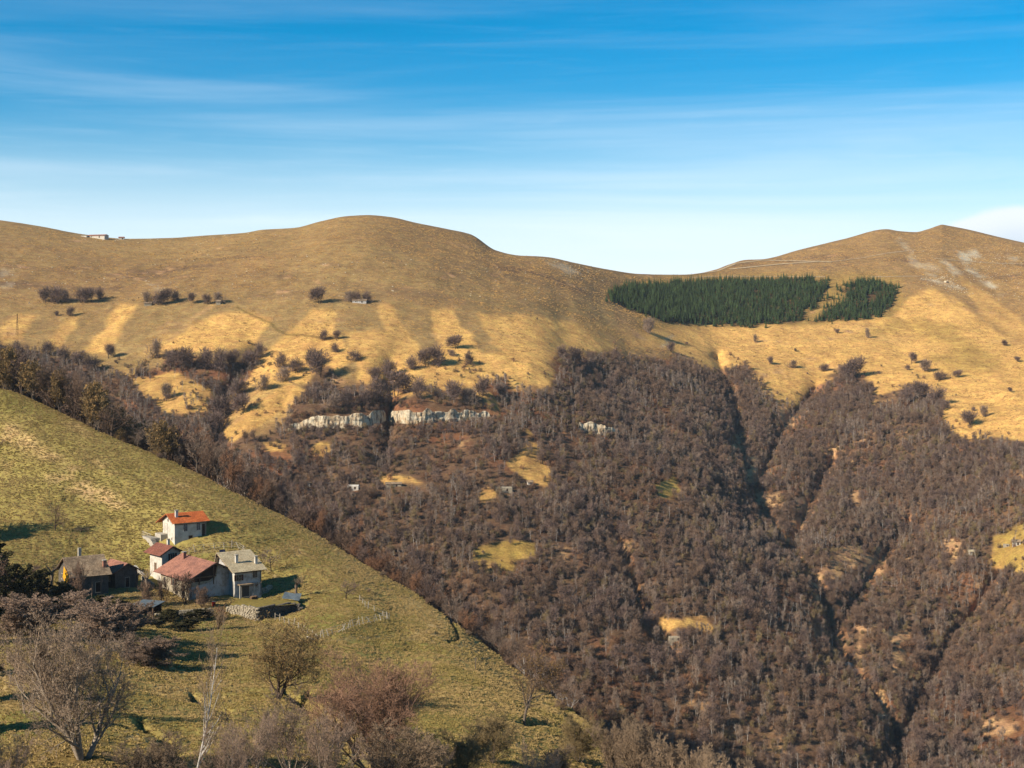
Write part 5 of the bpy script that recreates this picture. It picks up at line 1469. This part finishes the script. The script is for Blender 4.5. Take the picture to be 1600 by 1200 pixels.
# --- trees on the meadow and in the foreground
M['bark_pale'] = bark('bark_pale', lin(172, 154, 132), 0.1)
M['twig_tan2'] = plain('twig_grey_tan', lin(160, 136, 112), 0.2, 0.6, rnd=0.1)
M['twig_mix'] = plain('twig_reddish_tan', lin(160, 134, 112), 0.25, 0.5, rnd=0.22)
M['ivy'] = plain('ivy_leaf', lin(66, 62, 34), 0.3, 1.0, rnd=0.2)
fruit = [tree_parts(800 + i, 0.02, M['bark_dark'], M[t_], h=5, kids=(10, 9, 8), ang=(55, 48, 45), ratio=(0.75, 0.55, 0.5), up=0.12, r0=0.16, start=0.28) for i, t_ in enumerate(('twig_brown', 'twig_grey', 'twig_purple'))]
fit('fruit_tree', fruit[0], (86, 829), 787, 40, 'small round bare fruit tree on the meadow left of the white house', rz=0)
fit('fruit_tree', fruit[1], (424, 893), 855, 36, 'small bare fruit tree behind the beige-roofed house')
fit('fruit_tree', fruit[2], (541, 936), 903, 46, 'low spreading bare fruit tree right of the retaining wall')
fit('fruit_tree', fruit[1], (128, 832), 822, 26, 'low dark bush on the meadow right of the round fruit tree', 'bush')
fit('fruit_tree', fruit[0], (4, 697), 686, 16, 'tiny dark bush on the meadow at the left edge', 'bush')
black = tree_parts(820, 0.03, M['bark_dark'], M['twig_brown'], h=10, kids=(10, 8, 8), ang=(48, 45, 45), ratio=(0.7, 0.55, 0.5), r0=0.34, start=0.22)
fit('field_tree', black, (174, 682), 626, 66, 'lone black-trunked bare tree on the crest of the meadow')

def pollard(seed, h, r0, shoots, twig):
    """a stout lopped trunk with a knobbly head and a brush of shoots"""
    rn = random.Random(seed); sg = []
    p = Vector((0, 0, -0.5)); d = Vector((rn.uniform(-.12, .12), rn.uniform(-.12, .12), 1))
    n = 7
    for i in range(n):
        q = p + d.normalized() * (h + 0.5) / n; d += Vector((rn.gauss(0, .08), rn.gauss(0, .08), 0))
        ra = r0 * (1.25 - 0.35 * i / n + (0.35 if i == n - 1 else 0)); sg.append((p, q, ra, r0 * (1.2 - 0.35 * (i + 1) / n + (0.3 if i >= n - 2 else 0)))); p = q
    heads = []
    for k in range(5):
        a = rn.uniform(0, 6.28); e = p + Vector((math.cos(a), math.sin(a), rn.uniform(0.3, 1.2))) * h * rn.uniform(0.14, 0.3)
        sg.append((p - Vector((0, 0, 0.2)), e, r0 * 0.6, r0 * 0.42)); heads.append(e)
    v, f = tubes(sg, 7)
    S0, S1 = [], []
    for k in range(shoots):
        b = rn.choice(heads); dd = Vector((rn.gauss(0, .6), rn.gauss(0, .6), rn.uniform(0.3, 1.2))).normalized()
        m_ = b + dd * h * rn.uniform(0.1, 0.2); S0 += [b, m_]; S1 += [m_, m_ + (dd + Vector((0, 0, 0.4))).normalized() * h * rn.uniform(0.08, 0.22)]
    v2, f2 = ribbons(S0, S1, 0.03, 0.018, np.random.default_rng(seed))
    return raw_mesh('trunk', (v, f, np.zeros(len(f), int)), [M['bark']]), raw_mesh('crown', (v2, f2, np.zeros(len(f2), int)), [M[twig]])
PO = [pollard(840 + i, 4.6, 0.3, n, t_) for i, (n, t_) in enumerate(((70, 'twig_tan'), (24, 'twig_grey'), (140, 'twig_tan'), (14, 'twig_brown')))]
fit('pollard_tree', PO[2], (463, 934), 898, 30, 'pollarded tree with tan brush head at the terrace end')
fit('pollard_tree', PO[2], (402, 933), 905, 40, 'bushy pollard before the beige-roofed house door')
fit('pollard_tree', PO[1], (80, 926), 873, 26, 'tall lopped pollard trunk before the slate-roofed gable')
fit('pollard_tree', PO[3], (143, 938), 900, 12, 'left one of two straight bare trunks before the slate house')
fit('pollard_tree', PO[3], (158, 938), 897, 12, 'right one of two straight bare trunks before the slate house')
fit('pollard_tree', PO[1], (214, 918), 886, 18, 'leaning lopped pollard left of the farmhouse wall')
fit('pollard_tree', PO[0], (233, 932), 886, 32, 'knobbly pollard at the left corner of the farmhouse')
yard = [tree_parts(860 + i, 0.02, M['bark_dark'], M[t_], h=6, kids=(10, 8, 7), ang=(30, 34, 40), up=0.35, stems=4, spread=0.35, r0=0.08, start=0.1) for i, t_ in enumerate(('twig_brown', 'twig_tan'))]
fit('yard_tree', yard[0], (290, 944), 893, 44, 'bushy many-stemmed bare tree before the farmhouse corner')
fit('yard_tree', yard[0], (253, 942), 900, 24, 'thin bare tree before the farmhouse left wall')
fit('yard_tree', yard[0], (125, 938), 876, 34, 'dark bare bushy tree shading the slate-roofed house front')
fit('yard_tree', yard[0], (316, 950), 915, 30, 'thin bare tree before the farmhouse gable')
fit('yard_tree', yard[0], (228, 948), 908, 30, 'thin bare tree left of the farmhouse wall')
fit('yard_tree', yard[1], (340, 984), 950, 26, 'small bare shrub below the sunlit retaining wall', 'shrub')
fit('yard_tree', yard[1], (326, 968), 950, 26, 'small bare shrub left of the sunlit retaining wall', 'shrub')
rb = place('bramble_heap', SHRUB[0], at_near(344, 966) , 0.9, sz=0.9); tag(rb, 'rusty orange bramble heap beside the retaining wall', 'bush')

ash = tree_parts(901, 0.012, M['bark_pale'], M['twig_tan2'], h=12, kids=(10, 9, 8, 6), ang=(38, 42, 44, 45), ratio=(0.6, 0.55, 0.5, 0.5), stems=5, spread=0.55, r0=0.25, start=0.2, up=0.3)
fit('ash_tree', ash, (128, 1185), 945, 235, 'big pale many-stemmed bare ash at the lower left', sink=0.4, rz=0.6)
ash2 = tree_parts(902, 0.011, M['bark_pale'], M['twig_tan2'], h=10, kids=(10, 9, 8, 5), ang=(36, 40, 42, 45), stems=2, spread=0.4, r0=0.14, start=0.2)
fit('ash_tree', ash2, (42, 1115), 968, 110, 'pale-trunked bare tree at the left edge beside the big ash', rz=1.0)
purp = tree_parts(903, 0.010, M['bark_pale'], M['twig_mix'], h=8, kids=(7, 7, 6, 4), ang=(26, 34, 40, 45), ratio=(0.45, 0.5, 0.5, 0.5), stems=11, spread=0.75, r0=0.06, start=0.25, up=0.4)
dense = tree_parts(913, 0.030, M['bark'], M['twig_mix'], h=9, kids=(11, 10, 9, 6), ang=(36, 40, 42, 45), stems=6, spread=0.5, r0=0.1, start=0.1, up=0.3)
fit('bare_thicket', dense, (200, 1000), 946, 90, 'dense brown bush added for its shadow below the sheet-roofed shed', 'bush', rz=0.8)  # put in to deepen the shadow over the yard
fit('bare_thicket', dense, (225, 1040), 995, 90, 'low dense brown bush added for its shadow right of the big ash crown', 'bush', rz=2.5)  # also put in to make the shadow here more solid
fit('bare_thicket', dense, (66, 992), 925, 150, 'purple-brown bare bushy tree behind the big ash', 'tree')
fit('bare_thicket', dense, (160, 1012), 940, 130, 'dark bare bushy tree right of the big ash trunk', 'tree')
birch = tree_parts(904, 0.011, M['bark_white'], M['twig_tan'], h=11, kids=(22, 9, 7), ang=(36, 40, 42), ratio=(0.36, 0.5, 0.5), up=0.4, r0=0.12, start=0.12, lean=(0.22, 0.0), wob=0.1)
fit('birch_tree', birch, (304, 1215), 968, 100, 'slender leaning white-trunked young birch at the bottom', rz=0)
bsap = tree_parts(905, 0.011, M['bark_white'], M['twig_tan'], h=6, kids=(10, 6), ang=(36, 40), ratio=(0.3, 0.5), r0=0.06, start=0.3, wob=0.08)
fit('birch_tree', bsap, (366, 1215), 1124, 36, 'thin pale birch sapling right of the leaning birch')
oak = tree_parts(906, 0.013, M['bark_dark'], M['twig_olive'], h=9, kids=(11, 9, 8, 5), ang=(50, 46, 45, 45), ratio=(0.7, 0.55, 0.5, 0.5), r0=0.24, start=0.15, stems=2, spread=0.4, leaves=5000, leaf_m=M['dry_leaf'], leaf_size=0.075)
fit('oak_tree', oak, (432, 1092), 962, 175, 'spreading bare oak with dry tan leaves below the retaining wall', rz=0.3)
M['twig_red'] = plain('twig_red_brown', lin(162, 124, 98), 0.2, 0.5, rnd=0.1)
beech = tree_parts(907, 0.011, M['bark'], M['twig_red'], h=12, kids=(11, 10, 9, 5), ang=(34, 40, 42, 45), ratio=(0.62, 0.54, 0.5, 0.5), stems=6, spread=0.6, r0=0.19, start=0.2, up=0.28)
fit('beech_tree', beech, (588, 1215), 1018, 225, 'large reddish bare beech with several stems at the bottom', sink=0.3, rz=0.4)
fit('bare_thicket', purp, (455, 1210), 1082, 200, 'purple-brown bare thicket between the birch and the reddish beech', 'thicket')
fit('bare_thicket', purp, (395, 1225), 1120, 130, 'low brown thicket beside the birch sapling', 'thicket', rz=2)
willow = tree_parts(908, 0.012, M['bark'], M['twig_olive'], h=7, kids=(9, 9, 8, 5), ang=(32, 38, 42, 45), stems=6, spread=0.5, r0=0.08, start=0.08, up=0.3)
fit('willow_shrub', willow, (768, 1192), 1106, 100, 'olive-grey bare willow shrub at the bottom of the meadow', 'shrub')
fit('willow_shrub', willow, (715, 1222), 1136, 110, 'tan-grey bare shrub left of the olive willow', 'shrub', rz=2.2)
fit('bare_thicket', purp, (665, 1232), 1140, 100, 'reddish-brown thicket right of the big beech', 'thicket', rz=4)
side = tree_parts(909, 0.014, M['bark'], M['twig_brown'], h=9, kids=(11, 9, 8, 5), ang=(46, 44, 44, 45), ratio=(0.65, 0.55, 0.5, 0.5), r0=0.2, start=0.22, lean=(0.2, 0), leaves=1500, leaf_m=M['dry_leaf'], leaf_size=0.1)
fit('field_tree', side, (818, 1132), 1005, 130, 'bare brown tree leaning right near the spur edge', rz=0)
hazel = tree_parts(910, 0.014, M['bark'], M['twig_tan'], h=7, kids=(9, 9, 8, 5), ang=(30, 36, 40, 45), stems=6, spread=0.5, r0=0.08, start=0.08, up=0.3)
for i, (u, v, tv_, w_, lab) in enumerate(((905, 1190, 1110, 80, 'dark brown bare shrub at the end of the spur edge'), (960, 1215, 1125, 70, 'tan bare shrub at the bottom right of the spur'), (1000, 1240, 1120, 90, 'pale tan bare tree rising at the bottom beyond the spur'), (1065, 1270, 1150, 110, 'tan bare thicket at the bottom middle of the picture'), (870, 1215, 1165, 60, 'reddish low shrub at the bottom below the dark shrub'), (1130, 1300, 1165, 110, 'rightmost tan thicket along the bottom edge'))):
    fit('hazel_shrub', hazel if i % 2 else willow if i == 0 else hazel, (u, v), tv_, w_, lab, 'shrub', rz=i * 1.3)
for i, (u, v, tv_, w_, m_, lab) in enumerate(((500, 1235, 1110, 150, purp, 'brown bare thicket at the bottom left of the reddish beech'), (345, 1240, 1135, 130, purp, 'brown bare brush around the leaning birch foot'), (240, 1245, 1150, 120, hazel, 'tan brush at the bottom between the ash and the birch'),
        (20, 1240, 1150, 140, purp, 'dark brush in the bottom left corner'), (640, 1245, 1130, 140, hazel, 'tan brush under the right side of the reddish beech'), (840, 1245, 1160, 110, purp, 'reddish brush at the bottom right of the willow'), (1200, 1340, 1180, 120, hazel, 'last tan thicket at the bottom right of the spur'))):
    fit('bare_thicket', m_, (u, v), tv_, w_, lab, 'thicket', rz=i * 0.9)
ivy = tree_parts(920, 0.03, M['bark_dark'], M['bark_dark'], h=8, kids=(12, 9, 6), ang=(45, 45, 45), ratio=(0.6, 0.55, 0.5), r0=0.22, start=0.12, leaves=9000, leaf_m=M['ivy'], leaf_size=0.17)
for i, (u, v, tv_, w_, lab) in enumerate(((22, 962, 880, 70, 'dark ivy-clad tree at the left edge'), (56, 950, 890, 60, 'dark ivy-clad tree right of the edge one, before the tarpaulin'), (-15, 930, 840, 80, 'tall dark ivy-clad tree cut by the left edge'), (100, 948, 915, 50, 'dark evergreen bush before the slate-roofed gable'), (190, 960, 936, 44, 'low dark evergreen bush added as yard shade left of the sheet-roofed shed'), (268, 972, 950, 46, 'dark evergreen bush added as yard shade before the garden wall'), (308, 970, 950, 40, 'dark evergreen bush added as yard shade at the right end of the garden wall'), (245, 978, 962, 40, 'low dark evergreen bush added as yard shade right under the shed'), (142, 982, 952, 62, 'broad dark evergreen bush added as yard shade below the slate-roofed house'), (200, 985, 962, 50, 'low dark evergreen bush added as yard shade between shed and slate house'), (103, 962, 908, 70, 'tall dark evergreen bush hiding the slate house front'), (160, 968, 928, 58, 'dark evergreen bush before the red-roofed annex'), (290, 985, 966, 50, 'lowest dark evergreen bush added as yard shade under the garden wall'))):
    fit('ivy_tree' if i < 3 else 'yard_shade_bush', ivy, (u, v), tv_, w_, lab, 'tree' if i < 3 else 'bush', rz=i * 1.1)  # yard bushes around shed and garden wall are added to stand for deep shade
for i, (u, v, h_, w_, lab) in enumerate(((250, 716, 9, 12, 'first low bush on the meadow crest right of the black-trunked tree'), (402, 789, 9, 14, 'low bush on the crest straight above the fence curve'), (518, 852, 8, 12, 'low bush on the crest above the beige roof'), (598, 902, 11, 14, 'low bush on the crest above the small fruit tree'), (668, 944, 12, 16, 'low bush on the crest just left of the ditch'), (735, 994, 11, 18, 'low bush on the crest right of the ditch'), (792, 1040, 14, 20, 'low bush on the crest right of the stump'), (842, 1078, 16, 26, 'low bush on the crest above the leaning brown tree'), (880, 1110, 18, 28, 'last low bush on the crest before its end'), (575, 925, 7, 10, 'small bush on the meadow under the crest'))):
    fit('crest_bush', yard[i % 2], (u, v), v - h_, w_, lab, 'bush', rz=i * 0.7)
# lopped stump on the slope
fit('tree_stump', (PO[1][0], raw_mesh('crown', join([(*ribbons([(0, 0, 4.4), (0, 0, 4.4), (0, 0, 4.3)], [(0.3, 0, 4.9), (-0.25, 0.1, 4.8), (0, 0.3, 4.9)], 0.04, 0.02, np.random.default_rng(1)), 0)]), [M['bark']])), (743, 1046), 1024, 7, 'lopped grey stump standing alone on the right slope', 'stump')
# trees just outside the left frame edge whose shadows reach the meadow
for i, (u, v, tv_, w_, m_, lab) in enumerate(((10, 958, 868, 90, 0, 'dark bare tree at the left edge beside the slate-roofed house'), (-40, 960, 850, 110, 3, 'dark bare tree mostly cut by the left edge'), (36, 945, 885, 70, 1, 'smaller dark bare tree between the left edge and the pollard'),
                                              (-45, 840, 745, 80, 0, 'bare tree on the meadow cut by the left edge'), (-75, 1010, 880, 120, 7, 'dark tree beyond the left edge, seen by its shadow'), (-85, 1060, 930, 120, 7, 'second dark tree beyond the left edge, seen by its shadow'), (-125, 1150, 990, 150, 7, 'third dark tree beyond the left edge, seen by its shadow'), (-130, 1260, 1020, 200, 7, 'fifth dark tree beyond the left edge, seen by its shadow'), (-60, 1100, 985, 110, 7, 'sixth dark tree beyond the left edge, seen by its shadow'), (-75, 850, 770, 80, 7, 'fourth dark tree beyond the left edge, seen by its shadow'))):
    fit('edge_tree', ivy if m_ == 7 else RT[m_], (u, v), tv_, w_, lab, 'tree')

# ------------------------------------------------------------------ grass tussocks on the near slope
M['tuft_straw'] = plain('tuft_straw', lin(194, 164, 106), 0.1, 0.3, rnd=0.16)
M['tuft_olive'] = plain('tuft_olive', lin(172, 149, 86), 0.1, 0.3, rnd=0.16)
def tuft(seed, n, h, r_):
    r = np.random.default_rng(seed)
    a = r.uniform(0, 6.28, n); q = r_ * np.sqrt(r.uniform(0, 1, n)) * 0.6
    p0 = np.stack([np.cos(a) * q, np.sin(a) * q, np.full(n, -0.05)], -1)
    l = r.uniform(0.5, 1, n)
    p1 = np.stack([np.cos(a) * (q + r_ * 0.5 * l), np.sin(a) * (q + r_ * 0.5 * l), h * l], -1)
    p2 = p1 + np.stack([np.cos(a) * r_ * 0.4 * l, np.sin(a) * r_ * 0.4 * l, -h * 0.25 * l], -1)
    v1, f1 = ribbons(p0, p1, 0.045, 0.03, r); v2, f2 = ribbons(p1, p2, 0.03, 0.01, r)
    return join([(v1, f1, 0), (v2, f2, 0)])
TU = [raw_mesh('grass_tussock', tuft(i, 14, 0.17, 0.26), [M['tuft_straw' if i % 2 else 'tuft_olive']]) for i in range(4)]
An = np.stack([NX, NY, NZ], -1)[Q0:]
an_area = np.linalg.norm(np.cross(An[1:, :-1] - An[:-1, :-1], An[:-1, 1:] - An[:-1, :-1]), axis=-1)
nu, nv = NU[Q0:-1, :-1], NV[Q0:-1, :-1]
nx, ny = NX[Q0:-1, :-1], NY[Q0:-1, :-1]
wgt = an_area * ((nu > -40) & (nu < 1060) & (nv < 1230)) * (0.6 + 0.5 * smooth(fbm(nx / 5, ny / 5, 201, 3), -0.3, 0.4))
for hx in (h1, h2, h3, h4, h5, h6):
    wgt = wgt * (np.hypot(nx - hx.location.x, ny - hx.location.y) > 5.5)
cs = np.cumsum(wgt.ravel()); NT = 95000
k = np.searchsorted(cs, rng.uniform(0, cs[-1], NT)); i, j = np.unravel_index(np.minimum(k, cs.size - 1), wgt.shape)
a, b = rng.uniform(0, 1, (2, NT, 1))
GP = An[i, j] * (1 - a) * (1 - b) + An[i + 1, j] * a * (1 - b) + An[i, j + 1] * (1 - a) * b + An[i + 1, j + 1] * a * b
straw_n = fbm(GP[:, 0] / 9, GP[:, 1] / 9, 211, 3) + rng.normal(size=NT) * 0.25
gk = np.where(straw_n > 0.15, 1, 0) + 2 * rng.integers(0, 2, NT)
t0 = []
for q in range(4):
    o = place('grass_tussock', TU[q], Vector(GP[q * 7].tolist()), 1.0); tag(o, 'single dry grass tussock among the others on the near meadow', 'grass', 'tussocks', kind='stuff'); t0.append(o)
scatter('tussock_grass', GP, rng.uniform(0.5, 1.25, NT) * np.where(ny[i, j] < 200, 0.8, 1), gk, t0, 'dry tussock grass covering the near meadow', 'grass')

# coarse dry tufts over the mountain pastures
M['tuft_gold'] = plain('tuft_gold', gold * 0.96, 0.15, 0.2, rnd=0.25)
M['tuft_brown'] = plain('tuft_brown', lin(156, 124, 82), 0.15, 0.2, rnd=0.3)
TF = [raw_mesh('pasture_tuft', tuft(50 + i, 9, 0.5, 0.8), [M['tuft_gold' if i == 0 else 'tuft_brown']]) for i in range(2)]
for me_ in TF: me_.name = 'pasture_tuft'
gold_w = np.zeros(gu.shape)
for p_, w_ in GOLD: gold_w = np.maximum(gold_w, soft(gu, gv, p_, 6) * w_)
past = (1 - soft(gu, gv, FOREST, 10)) * (gv > ridge(gu) + 3) * (gv < 720)
for p_ in SPRUCE: past = past * (1 - soft(gu, gv, p_, 3))
past = past * (0.3 + smooth(fbm(gx / 16, gy / 7, 221, 3), -0.3, 0.4))
PP, ppu, ppv, _ = pick(past, 60000)
gsel = np.zeros(len(PP))
for p_, w_ in GOLD: gsel = np.maximum(gsel, soft(ppu, ppv, p_, 6) * w_)
pk = np.where(rng.uniform(0, 1, len(PP)) < gsel, 0, 1)
tf0 = [place('pasture_tuft', TF[q], Vector(PP[np.argmax(pk == q)].tolist()), 1.0) for q in range(2)]
for o in tf0: tag(o, 'single coarse tuft of dry grass on the mountain pasture', 'grass', 'pasture tufts', kind='stuff')
scatter('pasture_grass', PP, rng.uniform(0.5, 1.4, len(PP)), pk, tf0, 'coarse dry grass tufts over the mountain pastures', 'grass')

# ------------------------------------------------------------------ thin winter air between the camera and the far slopes
lo = float(min(FZ.min(), NZ.min())) - 1.0
hi = float(max(FZ.max(), NZ.max())) + 25.0
hb = MB().box(float(FX.min()) - 30, float(FX.max()) + 30, -40, float(FY_.max()) + 30, lo, hi)
air = bpy.data.materials.new('air'); air.use_nodes = True
ant = air.node_tree; ant.nodes.clear()
ao = ant.nodes.new('ShaderNodeOutputMaterial'); pv_ = ant.nodes.new('ShaderNodeVolumePrincipled')
pv_.inputs['Color'].default_value = (0.80, 0.90, 1.0, 1); pv_.inputs['Density'].default_value = 0.000035; pv_.inputs['Anisotropy'].default_value = 0.2
ant.links.new(pv_.outputs[0], ao.inputs['Volume'])
hz_o = hb.build('haze', air); tag(hz_o, 'thin bluish air over the valley', 'haze', kind='stuff')
scene.cycles.volume_bounces = 0
